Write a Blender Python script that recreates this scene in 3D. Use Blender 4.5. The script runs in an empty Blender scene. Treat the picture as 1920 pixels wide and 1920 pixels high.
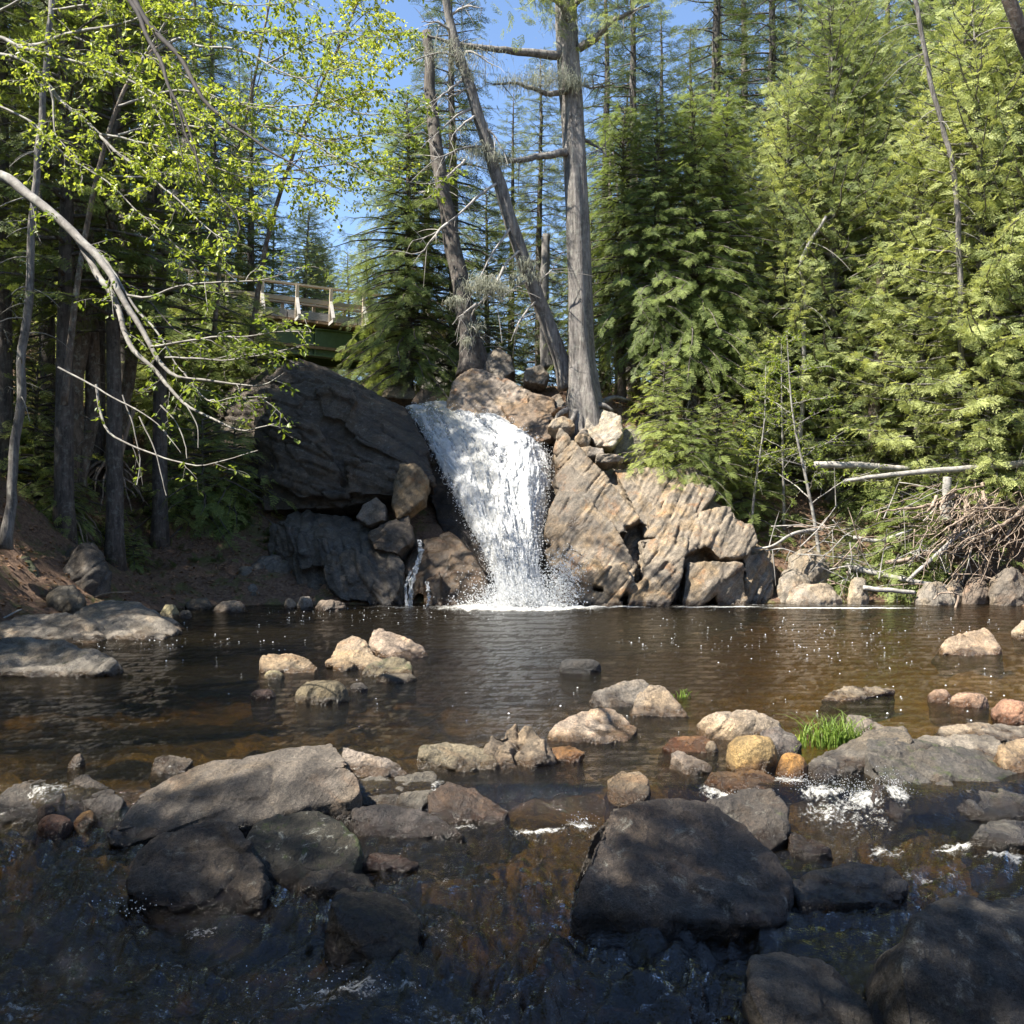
import bpy, bmesh, math, random
import numpy as np
from mathutils import Vector, Matrix
SC = bpy.context.scene
COL = SC.collection
F = 1805.0; CH = 1.9; HZ = 980.0
def W(px, py, Y):
    return np.array([(px-960.0)/F*Y, Y, CH+(HZ-py)/F*Y])
def R(d): return math.radians(d)

# ---------------------------------------------------------------- noise
_rs = np.random.RandomState(7)
_perm = _rs.permutation(512).astype(np.int64)
_perm = np.concatenate([_perm]*3)
_g = _rs.normal(size=(512,3)); _g /= np.linalg.norm(_g,axis=1)[:,None]
def gnoise(P):
    P = np.asarray(P, float)
    i = np.floor(P).astype(np.int64); f = P-i; i &= 511
    u = f*f*f*(f*(f*6-15)+10)
    out = np.zeros(len(P))
    for dx in (0,1):
        wx = u[:,0] if dx else 1-u[:,0]
        ax = _perm[(i[:,0]+dx) & 511]
        for dy in (0,1):
            wy = u[:,1] if dy else 1-u[:,1]
            ay = _perm[(ax+i[:,1]+dy) & 511]
            for dz in (0,1):
                wz = u[:,2] if dz else 1-u[:,2]
                h = _perm[(ay+i[:,2]+dz) & 511]
                g = _g[h]
                d = g[:,0]*(f[:,0]-dx)+g[:,1]*(f[:,1]-dy)+g[:,2]*(f[:,2]-dz)
                out += wx*wy*wz*d
    return out*1.5
def fbm(P, o=4, l=2.03, g=.5):
    a=1.0; s=np.zeros(len(P)); P=np.asarray(P,float).copy()
    for k in range(o):
        s += a*gnoise(P+17.3*k); P = P*l; a*=g
    return s
def cells(P):
    """random value per Voronoi cell and gap to the next cell"""
    P=np.asarray(P,float); i0=np.floor(P).astype(np.int64); f1=np.full(len(P),9.0); f2=f1.copy(); rv=np.zeros(len(P))
    for dx in (-1,0,1):
        for dy in (-1,0,1):
            for dz in (-1,0,1):
                c=i0+np.array([dx,dy,dz]); h=_perm[(_perm[(_perm[c[:,0]&511]+c[:,1])&511]+c[:,2])&511]
                d=np.linalg.norm(c+.5+_g[h]*.42-P,axis=1); r=_perm[(h+97)&511]/511.0
                m=d<f1; f2=np.where(m,f1,np.minimum(f2,d)); rv=np.where(m,r,rv); f1=np.where(m,d,f1)
    return rv,f2-f1
def sstep(a,b,x):
    t=np.clip((np.asarray(x,float)-a)/(b-a),0,1); return t*t*(3-2*t)

# ---------------------------------------------------------------- mesh building
def build(name, V, Fs, mat=None, parent=None, smooth=True, attr=None, mats=None, mi=None):
    """V (n,3); Fs list of (m,k) index arrays; attr {name: per-vertex float}"""
    me = bpy.data.meshes.new(name)
    V = np.asarray(V, np.float32); me.vertices.add(len(V)); me.vertices.foreach_set('co', V.ravel())
    Fs = [np.asarray(f,np.int32) for f in Fs if len(f)]
    nl = sum(f.size for f in Fs); npol = sum(len(f) for f in Fs)
    me.loops.add(nl); me.polygons.add(npol)
    me.loops.foreach_set('vertex_index', np.concatenate([f.ravel() for f in Fs]))
    tot = np.concatenate([np.full(len(f), f.shape[1], np.int32) for f in Fs])
    st = np.concatenate([[0], np.cumsum(tot)[:-1]]).astype(np.int32)
    me.polygons.foreach_set('loop_start', st); me.polygons.foreach_set('loop_total', tot)
    me.polygons.foreach_set('use_smooth', np.full(npol, bool(smooth)))
    if mi is not None: me.polygons.foreach_set('material_index', np.asarray(mi,np.int32))
    for k, v in (attr or {}).items():
        a = me.attributes.new(k, 'FLOAT', 'POINT'); a.data.foreach_set('value', np.asarray(v,np.float32))
    me.update(calc_edges=True); me.validate()
    for m in (mats or ([mat] if mat else [])): me.materials.append(m)
    o = bpy.data.objects.new(name, me); COL.objects.link(o)
    if parent is not None: o.parent = parent
    return o
class MB:
    def __init__(s): s.V=[]; s.T=[]; s.Q=[]; s.n=0; s.A=[]
    def add(s, V, T=None, Q=None, a=0.0):
        V=np.asarray(V,float); s.V.append(V)
        if T is not None and len(T): s.T.append(np.asarray(T)+s.n)
        if Q is not None and len(Q): s.Q.append(np.asarray(Q)+s.n)
        s.A.append(np.broadcast_to(np.asarray(a,float),(len(V),))); s.n+=len(V)
    def tube(s, P, r, k=6, a=0.0, cap=True):
        P=np.asarray(P,float); n=len(P); r=np.broadcast_to(np.asarray(r,float),(n,))
        d=np.gradient(P,axis=0); d/= np.linalg.norm(d,axis=1)[:,None]+1e-9
        ref=np.array([0,0,1.0]) if abs(d[0,2])<.9 else np.array([1.0,0,0])
        X=np.cross(d,ref); X/=np.linalg.norm(X,axis=1)[:,None]+1e-9
        Y=np.cross(d,X)
        t=np.arange(k)*2*math.pi/k
        V=(P[:,None,:]+r[:,None,None]*(X[:,None,:]*np.cos(t)[None,:,None]+Y[:,None,:]*np.sin(t)[None,:,None])).reshape(-1,3)
        i=np.arange(n-1)[:,None]*k; j=np.arange(k)[None,:]; j2=(j+1)%k
        Q=np.stack([i+j,i+j2,i+k+j2,i+k+j],-1).reshape(-1,4)
        T=[]
        if cap:
            V=np.vstack([V,P[:1],P[-1:]]); c0=n*k; c1=c0+1
            T=[[c0,(q+1)%k,q] for q in range(k)]+[[c1,(n-1)*k+q,(n-1)*k+(q+1)%k] for q in range(k)]
        s.add(V,T,Q,a)
    def box(s, c, size, ax=None, a=0.0):
        c=np.asarray(c,float); h=np.asarray(size,float)/2
        ax=np.eye(3) if ax is None else np.asarray(ax,float)
        co=np.array([[x,y,z] for x in(-1,1) for y in(-1,1) for z in(-1,1)],float)*h
        s.add(c+co@ax, None, [[0,1,3,2],[4,6,7,5],[0,4,5,1],[2,3,7,6],[0,2,6,4],[1,5,7,3]], a)
    def build(s, name, mat, parent=None, smooth=True, attr='tint'):
        V=np.vstack(s.V); Fs=[]
        if s.T: Fs.append(np.vstack(s.T))
        if s.Q: Fs.append(np.vstack(s.Q))
        return build(name, V, Fs, mat, parent, smooth, {attr: np.concatenate(s.A)})
def poly(P, n):
    """resample a polyline to n points, softly rounded (Catmull-Rom)"""
    P=np.asarray(P,float)
    if len(P)==2: return P[0]+(P[1]-P[0])*np.linspace(0,1,n)[:,None]
    E=np.vstack([2*P[0]-P[1],P,2*P[-1]-P[-2]])
    L=np.concatenate([[0],np.cumsum(np.linalg.norm(np.diff(P,axis=0),axis=1))]); t=np.linspace(0,L[-1],n)
    k=np.clip(np.searchsorted(L,t,side='right')-1,0,len(P)-2); u=((t-L[k])/(L[k+1]-L[k]+1e-9))[:,None]
    p0,p1,p2,p3=E[k],E[k+1],E[k+2],E[k+3]
    return .5*((2*p1)+(-p0+p2)*u+(2*p0-5*p1+4*p2-p3)*u*u+(-p0+3*p1-3*p2+p3)*u**3)
def tag(o, label=None, cat=None, group=None, kind=None):
    if label: o['label']=label
    if cat: o['category']=cat
    if group: o['group']=group
    if kind: o['kind']=kind
    return o
def empty(name, loc=(0,0,0), rz=0, s=1.0):
    o=bpy.data.objects.new(name,None); COL.objects.link(o); o.location=loc; o.rotation_euler=(0,0,rz); o.scale=(s,s,s); o.empty_display_size=.2
    return o
def copy_tree(o, parent=None):
    c=o.copy(); COL.objects.link(c)
    if parent is not None: c.parent=parent
    for ch in list(o.children): copy_tree(ch,c)
    return c

# ---------------------------------------------------------------- materials
def newmat(name):
    m=bpy.data.materials.new(name); m.use_nodes=True; nt=m.node_tree; nt.nodes.clear()
    out=nt.nodes.new('ShaderNodeOutputMaterial')
    return m,nt,out
class G:
    """small node helper"""
    def __init__(s,nt): s.nt=nt
    def n(s,t,**k):
        x=s.nt.nodes.new(t)
        for a,b in k.items():
            if a.startswith('i_'): x.inputs[a[2:].replace('_',' ')].default_value=b
            else: setattr(x,a,b)
        return x
    def l(s,a,b): s.nt.links.new(a,b)
    def attr(s,name): return s.n('ShaderNodeAttribute',attribute_name=name)
    def noise(s,vec,scale,detail=4,rough=.55,dist=0.0,dims='3D'):
        x=s.n('ShaderNodeTexNoise',noise_dimensions=dims); x.inputs['Scale'].default_value=scale; x.inputs['Detail'].default_value=detail
        x.inputs['Roughness'].default_value=rough; x.inputs['Distortion'].default_value=dist
        if vec is not None: s.l(vec,x.inputs['Vector'])
        return x.outputs['Fac']
    def ramp(s,fac,stops,interp='LINEAR'):
        x=s.n('ShaderNodeValToRGB'); cr=x.color_ramp; cr.interpolation=interp
        while len(cr.elements)<len(stops): cr.elements.new(.5)
        for e,(p,c) in zip(cr.elements,stops):
            e.position=p; e.color=(c,c,c,1) if not hasattr(c,'__len__') else tuple(c)+((1,) if len(c)==3 else ())
        s.l(fac,x.inputs['Fac']); return x.outputs['Color']
    def math(s,op,a,b=None,c=None,clamp=False):
        x=s.n('ShaderNodeMath',operation=op,use_clamp=clamp)
        for i,v in enumerate((a,b,c)):
            if v is None: continue
            if isinstance(v,(int,float)): x.inputs[i].default_value=v
            else: s.l(v,x.inputs[i])
        return x.outputs[0]
    def mix(s,fac,a,b,mode='MIX'):
        x=s.n('ShaderNodeMix',data_type='RGBA',blend_type=mode)
        for v,i in ((fac,0),(a,6),(b,7)):
            if isinstance(v,(int,float)): x.inputs[i].default_value=v
            elif hasattr(v,'__len__'): x.inputs[i].default_value=tuple(v)+((1,) if len(v)==3 else ())
            else: s.l(v,x.inputs[i])
        return x.outputs[2]
    def mapr(s,v,a,b,c,d):
        x=s.n('ShaderNodeMapRange'); s.l(v,x.inputs[0])
        for i,q in enumerate((a,b,c,d)): x.inputs[i+1].default_value=q
        return x.outputs[0]
    def vmul(s,vec,sc):
        x=s.n('ShaderNodeMapping'); x.inputs['Scale'].default_value=sc; s.l(vec,x.inputs['Vector']); return x.outputs[0]
    def bump(s,h,strength,dist,normal=None):
        x=s.n('ShaderNodeBump'); x.inputs['Strength'].default_value=strength; x.inputs['Distance'].default_value=dist; s.l(h,x.inputs['Height'])
        if normal is not None: s.l(normal,x.inputs['Normal'])
        return x.outputs[0]

def rock_mat(name, bed=(-.75,0,.65), hue=.3, rust=(.30,.17,.075), tan=(.34,.27,.17)):
    m,nt,out=newmat(name); g=G(nt)
    pos=g.n('ShaderNodeNewGeometry').outputs['Position']
    oi=g.n('ShaderNodeObjectInfo')
    col=g.mix(1.0,oi.outputs['Color'],(.58,.53,.46),'MULTIPLY')
    off=g.n('ShaderNodeVectorMath',operation='ADD'); g.l(pos,off.inputs[0])
    rnd=g.math('MULTIPLY',oi.outputs['Random'],37.0); g.l(rnd,off.inputs[1]); P=off.outputs[0]
    big=g.noise(P,1.6,4,.6,.4); med=g.noise(P,6,6,.65,.3); fine=g.noise(P,42,5,.75)
    spk=g.noise(P,130,2,.6)
    # banding along the bedding
    d=g.n('ShaderNodeVectorMath',operation='DOT_PRODUCT'); g.l(pos,d.inputs[0]); d.inputs[1].default_value=bed
    w=g.math('ADD',g.math('MULTIPLY',d.outputs['Value'],9.0),g.math('MULTIPLY',med,1.6))
    comb=g.n('ShaderNodeCombineXYZ'); g.l(w,comb.inputs[0]); g.l(g.math('MULTIPLY',big,2.0),comb.inputs[1])
    band=g.noise(comb.outputs[0],1.4,5,.7)
    v=g.ramp(band,[(.3,.62),(.5,1.0),(.68,1.25)])
    c=g.mix(1.0,col,v,'MULTIPLY')
    tn=g.attr('tone').outputs['Fac']
    hs=g.n('ShaderNodeHueSaturation'); g.l(g.mapr(tn,-1,1,.35,1.5),hs.inputs['Value']); g.l(g.mapr(tn,-1,1,.8,1.25),hs.inputs['Saturation']); g.l(c,hs.inputs['Color']); c=hs.outputs[0]
    v2=g.ramp(med,[(.25,.55),(.5,1.0),(.75,1.3)])
    c=g.mix(.8,c,v2,'MULTIPLY')
    c=g.mix(g.math('MULTIPLY',g.ramp(big,[(.48,0),(.62,1)]),min(1,hue*1.6)),c,g.mix(1.0,c,(1.22,1.04,.76),'MULTIPLY'))
    rm=g.math('MULTIPLY',g.ramp(g.noise(P,2.3,5,.65,.8),[(.56,0),(.68,1)]),hue*1.3)
    c=g.mix(rm,c,g.mix(1.0,c,(1.25,.82,.5),'MULTIPLY'))
    # lichen
    li=g.ramp(g.noise(P,9,6,.72,.6),[(.57,0),(.66,1)])
    lic=g.attr('lichen').outputs['Fac']
    c=g.mix(g.math('MULTIPLY',g.math('MULTIPLY',li,lic),.75),c,(.25,.25,.21))
    mo=g.ramp(g.math('ADD',g.noise(P,7,5,.7),g.math('MULTIPLY',g.attr('moss').outputs['Fac'],.5)),[(.66,0),(.8,1)])
    c=g.mix(g.math('MULTIPLY',mo,.9),c,(.035,.045,.01))
    c=g.mix(1.0,c,g.ramp(fine,[(.3,.42),(.5,1.0),(.7,1.5)]),'MULTIPLY')
    c=g.mix(.9,c,g.ramp(spk,[(.32,.5),(.5,1),(.68,1.55)]),'MULTIPLY')
    c=g.mix(.85,c,g.ramp(g.noise(P,3.4,6,.7,.8),[(.36,.5),(.5,1.0),(.66,1.3)]),'MULTIPLY')
    wet=g.attr('wet').outputs['Fac']
    c=g.mix(wet,c,g.mix(1.0,c,(.30,.25,.20),'MULTIPLY'))
    h=g.math('ADD',g.math('MULTIPLY',med,.9),g.math('ADD',g.math('MULTIPLY',band,.8),g.math('MULTIPLY',fine,.35)))
    h=g.math('ADD',h,g.math('MULTIPLY',spk,.12))
    b=g.bump(h,1.0,.05)
    p=g.n('ShaderNodeBsdfPrincipled'); g.l(c,p.inputs['Base Color']); g.l(b,p.inputs['Normal'])
    g.l(g.mapr(wet,0,1,.78,.22),p.inputs['Roughness'])
    g.l(p.outputs[0],out.inputs['Surface'])
    return m
def leaf_mat(name, c0, c1, trans=.4, rough=.5, spec=.35, rnd=.35):
    """c0..c1 by per-leaf tint; small per-tree shift"""
    m,nt,out=newmat(name); g=G(nt)
    t=g.attr('tint').outputs['Fac']; oi=g.n('ShaderNodeObjectInfo')
    c=g.mix(t,c0,c1)
    v=g.mapr(oi.outputs['Random'],0,1,1-rnd,1+rnd)
    hs=g.n('ShaderNodeHueSaturation'); g.l(v,hs.inputs['Value']); g.l(g.mapr(oi.outputs['Random'],0,1,.515,.485),hs.inputs['Hue']); g.l(c,hs.inputs['Color'])
    c=hs.outputs[0]
    p=g.n('ShaderNodeBsdfPrincipled'); g.l(c,p.inputs['Base Color']); p.inputs['Roughness'].default_value=rough; p.inputs['Specular IOR Level'].default_value=spec
    tr=g.n('ShaderNodeBsdfTranslucent'); g.l(g.mix(1.0,c,(1.2,1.16,.75),'MULTIPLY'),tr.inputs['Color'])
    mx=g.n('ShaderNodeMixShader'); mx.inputs[0].default_value=trans
    g.l(p.outputs[0],mx.inputs[1]); g.l(tr.outputs[0],mx.inputs[2]); g.l(mx.outputs[0],out.inputs['Surface'])
    return m
def bark_mat(name, c0, c1, scale=(14,14,2.2), lich=0.0, bump=.03):
    m,nt,out=newmat(name); g=G(nt)
    tc=g.n('ShaderNodeTexCoord').outputs['Object']
    P=g.vmul(tc,scale)
    n=g.noise(P,1.0,6,.7,.6); n2=g.noise(tc,5,5,.65)
    c=g.ramp(n,[(.33,c0),(.62,c1)])
    c=g.mix(.7,c,g.ramp(n2,[(.3,.6),(.7,1.3)]),'MULTIPLY')
    if lich: c=g.mix(g.math('MULTIPLY',g.ramp(g.noise(tc,8,6,.75),[(.52,0),(.62,1)]),lich),c,(.36,.37,.31))
    c=g.mix(g.ramp(g.attr('tint').outputs['Fac'],[(.5,0),(.9,1)]),c,(.2,.187,.16))
    p=g.n('ShaderNodeBsdfPrincipled'); g.l(c,p.inputs['Base Color']); p.inputs['Roughness'].default_value=.85
    g.l(g.bump(n,1.0,bump),p.inputs['Normal']); g.l(p.outputs[0],out.inputs['Surface'])
    return m
def plain_mat(name, c0, c1, scale=20, rough=.8, bump=.01, stretch=(1,1,1)):
    m,nt,out=newmat(name); g=G(nt)
    tc=g.vmul(g.n('ShaderNodeTexCoord').outputs['Object'],stretch)
    n=g.noise(tc,scale,5,.65)
    p=g.n('ShaderNodeBsdfPrincipled'); g.l(g.ramp(n,[(.3,c0),(.7,c1)]),p.inputs['Base Color']); p.inputs['Roughness'].default_value=rough
    g.l(g.bump(n,.8,bump),p.inputs['Normal']); g.l(p.outputs[0],out.inputs['Surface'])
    return m

M_ROCK=rock_mat('rock'); M_CLIFF=rock_mat('bedrock',hue=.55)
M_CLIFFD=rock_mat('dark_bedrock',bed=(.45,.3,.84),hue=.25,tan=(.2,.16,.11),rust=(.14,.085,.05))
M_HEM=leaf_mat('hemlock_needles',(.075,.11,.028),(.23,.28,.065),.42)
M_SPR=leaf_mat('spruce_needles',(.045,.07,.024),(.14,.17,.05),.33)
M_HEMB=leaf_mat('bright_hemlock_needles',(.145,.195,.055),(.36,.42,.125),.45)  # brighter copy of hemlock_needles: sunlight on the front boughs put into the colour
M_CED=leaf_mat('cedar_sprays',(.14,.185,.06),(.37,.42,.16),.42,.45)
M_DEC=leaf_mat('young_leaves',(.19,.26,.035),(.38,.43,.07),.5,.4)
M_LIT=leaf_mat('dry_leaves',(.12,.06,.03),(.33,.19,.11),.15,.7)
M_GRS=leaf_mat('grass_blades',(.2,.3,.05),(.4,.5,.1),.5)
M_FERN=leaf_mat('fern_fronds',(.03,.055,.012),(.10,.14,.03),.4)
M_BARK=bark_mat('grey_bark',(.042,.036,.031),(.205,.185,.165),(11,11,1.3),.25,.05)
M_BARKD=bark_mat('dark_bark',(.025,.02,.018),(.11,.09,.075),(14,14,2.5),.2)
M_BARKB=bark_mat('brown_bark',(.045,.034,.024),(.18,.135,.1),(9,9,3),.45,.05)
M_BARKL=bark_mat('pale_bark',(.12,.112,.1),(.32,.30,.27),(9,9,9),.35,.008)
M_TWIG=bark_mat('twig_bark',(.105,.095,.083),(.28,.26,.235),(8,8,8),.5,.004)
M_TWIGD=bark_mat('shaded_twig_bark',(.015,.013,.013),(.05,.042,.04),(8,8,8),0,.004)  # darker copy of twig_bark: the shade under the canopy is put into the colour
M_DEAD=bark_mat('dead_wood',(.15,.138,.122),(.36,.335,.30),(9,9,2),.0,.01)
M_ROOT=bark_mat('root_wood',(.11,.075,.05),(.32,.25,.19),(9,9,2),.0,.012)
M_LICH=leaf_mat('beard_lichen',(.26,.27,.21),(.44,.45,.36),.3,.8,.1,.1)
# ================================================================ terrain
_cp=[W(330,1140,21.4),(-9.7,15.2,.7),(-7.4,12,-.35),(-7.8,9,-.3),(-8.0,16,-.3),(-7.2,18.6,-.25),(-9.4,18.3,.7),(-8.0,5,-.2),(-7.4,0,.1),(-9.5,8,.9),(-9.5,3,.8),
 W(250,1050,23.2),W(450,1095,23),W(550,965,26),W(640,1000,25.5),W(100,960,22.5),W(200,900,25),W(60,800,25.5),W(300,760,28.5),W(450,690,30),W(400,630,32),W(100,700,30),W(-100,800,20),W(-300,900,15),
 (-12,36,9),(-25,30,10),(-25,15,6.5),(-25,0,6),(-30,50,12),(-2,27.2,4.2),(-2.4,30,4.1),(-3,34,4.3),(-5,40,4.6),W(950,745,27.2),W(1090,775,26.3),W(1120,800,25.6),W(1060,760,26.0),W(1180,800,26),W(1150,745,27.5),W(1300,870,26.6),W(1250,780,29.5),
 W(1400,960,26.5),W(1420,900,28.5),(5.9,22.8,-.05),(9,23.2,0),(11.6,22.5,.05),W(1500,1060,24.8),W(1700,1050,25),W(1600,965,26.5),W(1900,960,25),W(1700,900,28.5),W(1900,855,28.5),
 (15,34,6.5),(25,30,7.5),(25,20,5),(14.5,18,.6),(13.6,14,0.1),(13,10,0),(12.5,5,0),(12,0,.2),(18,10,2.5),(18,2,2.5),
 (1,34,6.2),(3,31,5.8),(0,45,8),(10,45,8.5),(0,80,12),(60,60,14),(-60,60,16),(-60,0,10),(60,0,9),(0,120,16),(100,150,20),(-100,150,22),(0,-100,8),(150,-100,10),(-150,-100,12),
 (-2,24.5,1.5),(0,25.5,2.0),(2,24.5,1.2),(4,24.8,1.6),(-4,24,1.0),
 (0,20.5,-1.6),(-4,19,-1.3),(4,21,-1.6),(5,15,-1.3),(-4,13,-1.3),(0,12,-1.3),(0,7,-1.5),(4,7,-1.5),(-4,7,-1.5),(0,3,-1.6),(4,3,-1.6),(-4,3,-1.6),(8,10,-1.3),(9,17,-1.2),(8,20,-1.2),(0,0,-1.4),(5,-2,-1),(-4,-2,-.8),
 (0,-5,.2),(-6,-6,1),(6,-6,1),(0,-14,3),(-18,-12,5),(18,-12,4)]
_cp=np.array([np.asarray(p,float) for p in _cp])
_d=np.linalg.norm(_cp[:,None,:2]-_cp[None,:,:2],axis=2)
_w=np.linalg.solve(_d-np.eye(len(_d))*.05,_cp[:,2])
def HT0(x,y):
    x=np.atleast_1d(np.asarray(x,float)); y=np.atleast_1d(np.asarray(y,float))
    out=np.zeros(len(x))
    for i in range(0,len(x),20000):
        xs=x[i:i+20000]; ys=y[i:i+20000]
        out[i:i+20000]=np.sqrt((xs[:,None]-_cp[None,:,0])**2+(ys[:,None]-_cp[None,:,1])**2)@_w
    return out
def HT(x,y):
    z=HT0(x,y); P=np.stack([np.atleast_1d(x),np.atleast_1d(y),np.zeros(len(z))],1)
    return z+.22*fbm(P*.7,4)*sstep(-.5,.6,z)+.06*fbm(P*3,3)
def H1(x,y): return float(HT(np.array([x]),np.array([y]))[0])
def axis(segs):
    a=[]
    for (p,q,s) in segs: a.append(np.arange(p,q,s))
    return np.concatenate(a)
_ax=axis([(-150,-40,10),(-40,-16,1.5),(-16,16,.16),(16,40,1.5),(40,151,10)])
_ay=axis([(-100,-20,10),(-20,8,1.0),(8,34,.16),(34,60,1.0),(60,161,10)])
def gridF(nx,ny):
    i=np.arange(ny-1)[:,None]*nx; j=np.arange(nx-1)[None,:]
    return np.stack([i+j,i+j+1,i+nx+j+1,i+nx+j],-1).reshape(-1,4)
X,Yg=np.meshgrid(_ax,_ay); gz=HT(X.ravel(),Yg.ravel())
def ground_mat():
    m,nt,out=newmat('forest_floor'); g=G(nt)
    pos=g.n('ShaderNodeNewGeometry').outputs['Position']
    a=g.noise(pos,1.2,5,.65,.3); b=g.noise(pos,14,6,.7); c=g.noise(pos,60,4,.75)
    col=g.ramp(b,[(.3,(.06,.036,.022)),(.5,(.145,.085,.052)),(.7,(.26,.165,.105))])
    col=g.mix(.7,col,g.ramp(c,[(.3,.5),(.7,1.4)]),'MULTIPLY')
    mo=g.ramp(g.noise(pos,1.9,6,.7,.5),[(.52,0),(.62,1)])
    col=g.mix(g.math('MULTIPLY',mo,.75),col,g.ramp(c,[(.3,(.04,.05,.012)),(.7,(.14,.15,.03))]))
    p=g.n('ShaderNodeBsdfPrincipled'); g.l(col,p.inputs['Base Color']); p.inputs['Roughness'].default_value=.9
    g.l(g.bump(g.math('ADD',b,g.math('MULTIPLY',c,.5)),1.0,.06),p.inputs['Normal']); g.l(p.outputs[0],out.inputs['Surface'])
    return m
go=build('ground',np.stack([X.ravel(),Yg.ravel(),gz],1),[gridF(len(_ax),len(_ay))],ground_mat())
tag(go,kind='structure')

# ================================================================ water
def wl(x,y):
    """water level"""
    x=np.asarray(x,float); y=np.asarray(y,float)
    P=np.stack([x.ravel()*.6,y.ravel()*.0,x.ravel()*0],1)
    m=(gnoise(P+3.7)*.35).reshape(x.shape)
    yc=6.95+m
    return -.17*(1-sstep(yc-.22,yc+.12,y))-.10*(1-sstep(4.3,6.2,y))-.08*(1-sstep(2.5,4.6,y))
def wl1(x,y): return float(wl(np.array([x]),np.array([y]))[0])
_Ys=np.linspace(2.5,34,6300)
def base_on_water(px,py):
    """where the sight line through (px,py) meets the water surface"""
    rz=CH-max(py-HZ,60)/F*_Ys; w=wl((px-960)/F*_Ys,_Ys); k=int(np.argmax(rz<=w))
    return float(_Ys[k]),float(w[k])
def bed_h(x,y):
    P=np.stack([x,y,0*x],1)
    d=.30+.85*sstep(11,18,y)*(1-.72*sstep(2.0,5.5,x))*sstep(-9,-4,x)+.08*sstep(4,6,np.abs(x))*0
    d=d+.16*(1-sstep(5.6,7.0,y))
    d=d+.18*sstep(8.5,11,y)*(1-sstep(2,4,x))
    rv,gp=cells(P*np.array([2.6,2.6,1])+.3*np.stack([gnoise(P*2),gnoise(P*2+9),0*x],1))
    b=wl(x,y)-d+.10*fbm(P*1.3,3)+.13*rv*sstep(0,.35,gp)*sstep(.35,.75,rv)+.05*np.abs(fbm(P*5,3))
    return b
def bed_mat():
    m,nt,out=newmat('river_gravel'); g=G(nt)
    pos=g.n('ShaderNodeNewGeometry').outputs['Position']
    wv=g.n('ShaderNodeVectorMath',operation='ADD'); nz=g.n('ShaderNodeTexNoise'); nz.inputs['Scale'].default_value=3.5; nz.inputs['Detail'].default_value=4; g.l(pos,nz.inputs['Vector']); g.l(pos,wv.inputs[0])
    sc_=g.n('ShaderNodeVectorMath',operation='SCALE'); g.l(nz.outputs['Color'],sc_.inputs[0]); sc_.inputs['Scale'].default_value=.45; g.l(sc_.outputs[0],wv.inputs[1])
    vo=g.n('ShaderNodeTexVoronoi'); vo.inputs['Scale'].default_value=7; g.l(wv.outputs[0],vo.inputs['Vector'])
    v2=g.n('ShaderNodeTexVoronoi',feature='SMOOTH_F1'); v2.inputs['Scale'].default_value=7; g.l(wv.outputs[0],v2.inputs['Vector'])
    n=g.noise(pos,20,5,.7)
    sep=g.n('ShaderNodeSeparateColor'); g.l(vo.outputs['Color'],sep.inputs[0])
    c=g.ramp(sep.outputs[0],[(0,(.06,.045,.025)),(.4,(.17,.115,.05)),(.75,(.27,.19,.085)),(1,(.15,.13,.1))])
    c=g.mix(.7,c,g.ramp(n,[(.3,.55),(.7,1.35)]),'MULTIPLY')
    e=g.ramp(v2.outputs['Distance'],[(.25,1),(.75,.45)])
    c=g.mix(1.0,c,g.ramp(g.noise(pos,1.4,4,.6),[(.35,.28),(.65,.85)]),'MULTIPLY')
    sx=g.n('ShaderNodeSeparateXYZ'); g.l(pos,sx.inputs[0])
    c=g.mix(g.mapr(sx.outputs[1],6.0,7.4,.62,0),c,(.022,.02,.014))  # near bed darkened in its colour to stand for the shade in front
    sand=g.math('MULTIPLY',g.mapr(sx.outputs[0],1.2,3.5,0,1),g.mapr(sx.outputs[1],7.2,8.6,0,1))
    c=g.mix(g.math('MULTIPLY',sand,.75),c,g.ramp(n,[(.3,(.2,.125,.04)),(.7,(.42,.29,.11))]))
    p=g.n('ShaderNodeBsdfPrincipled'); g.l(c,p.inputs['Base Color']); p.inputs['Roughness'].default_value=.7
    g.l(g.bump(g.math('ADD',g.math('MULTIPLY',e,1.2),n),1.0,.05),p.inputs['Normal']); g.l(p.outputs[0],out.inputs['Surface'])
    return m
bx=np.arange(-9.5,15,.11); by=np.concatenate([np.arange(-3,24.6,.11)])
BX,BY=np.meshgrid(bx,by)
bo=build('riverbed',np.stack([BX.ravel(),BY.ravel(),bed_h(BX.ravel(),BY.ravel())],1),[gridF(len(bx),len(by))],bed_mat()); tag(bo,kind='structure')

# water sheet: rows get wider apart with distance
rows=[1.2]
while rows[-1]<24.3: rows.append(rows[-1]+max(.016,.0062*rows[-1]+.00035*rows[-1]**2))
rows=np.array(rows); ncol=760
tt=np.linspace(-1,1,ncol)
WX=(rows[:,None]*.60+2.2)*tt[None,:]+.15*rows[:,None]; WY=np.repeat(rows[:,None],ncol,1)
x=WX.ravel(); y=WY.ravel(); base=wl(x,y)
P=np.stack([x,y,0*x],1)
# calm pool ripples
rip=.010*fbm(P*np.array([1.5,3.2,1])+5,3)+.006*gnoise(P*np.array([4.5,9,1])+9)+.0045*gnoise(P*np.array([11,20,1]))+.002*gnoise(P*np.array([25,42,1]))
# rings running out from the falls
rr=np.hypot(x+0.2,y-22.3); rip+=.012*np.sin(rr*7+2.2*gnoise(P*.8))*np.exp(-rr/5.5)
fall_near=np.exp(-((x+.3)**2/5.5+(y-21.9)**2/1.6)); rip+=.10*fall_near*fbm(P*3.2,4)
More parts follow.
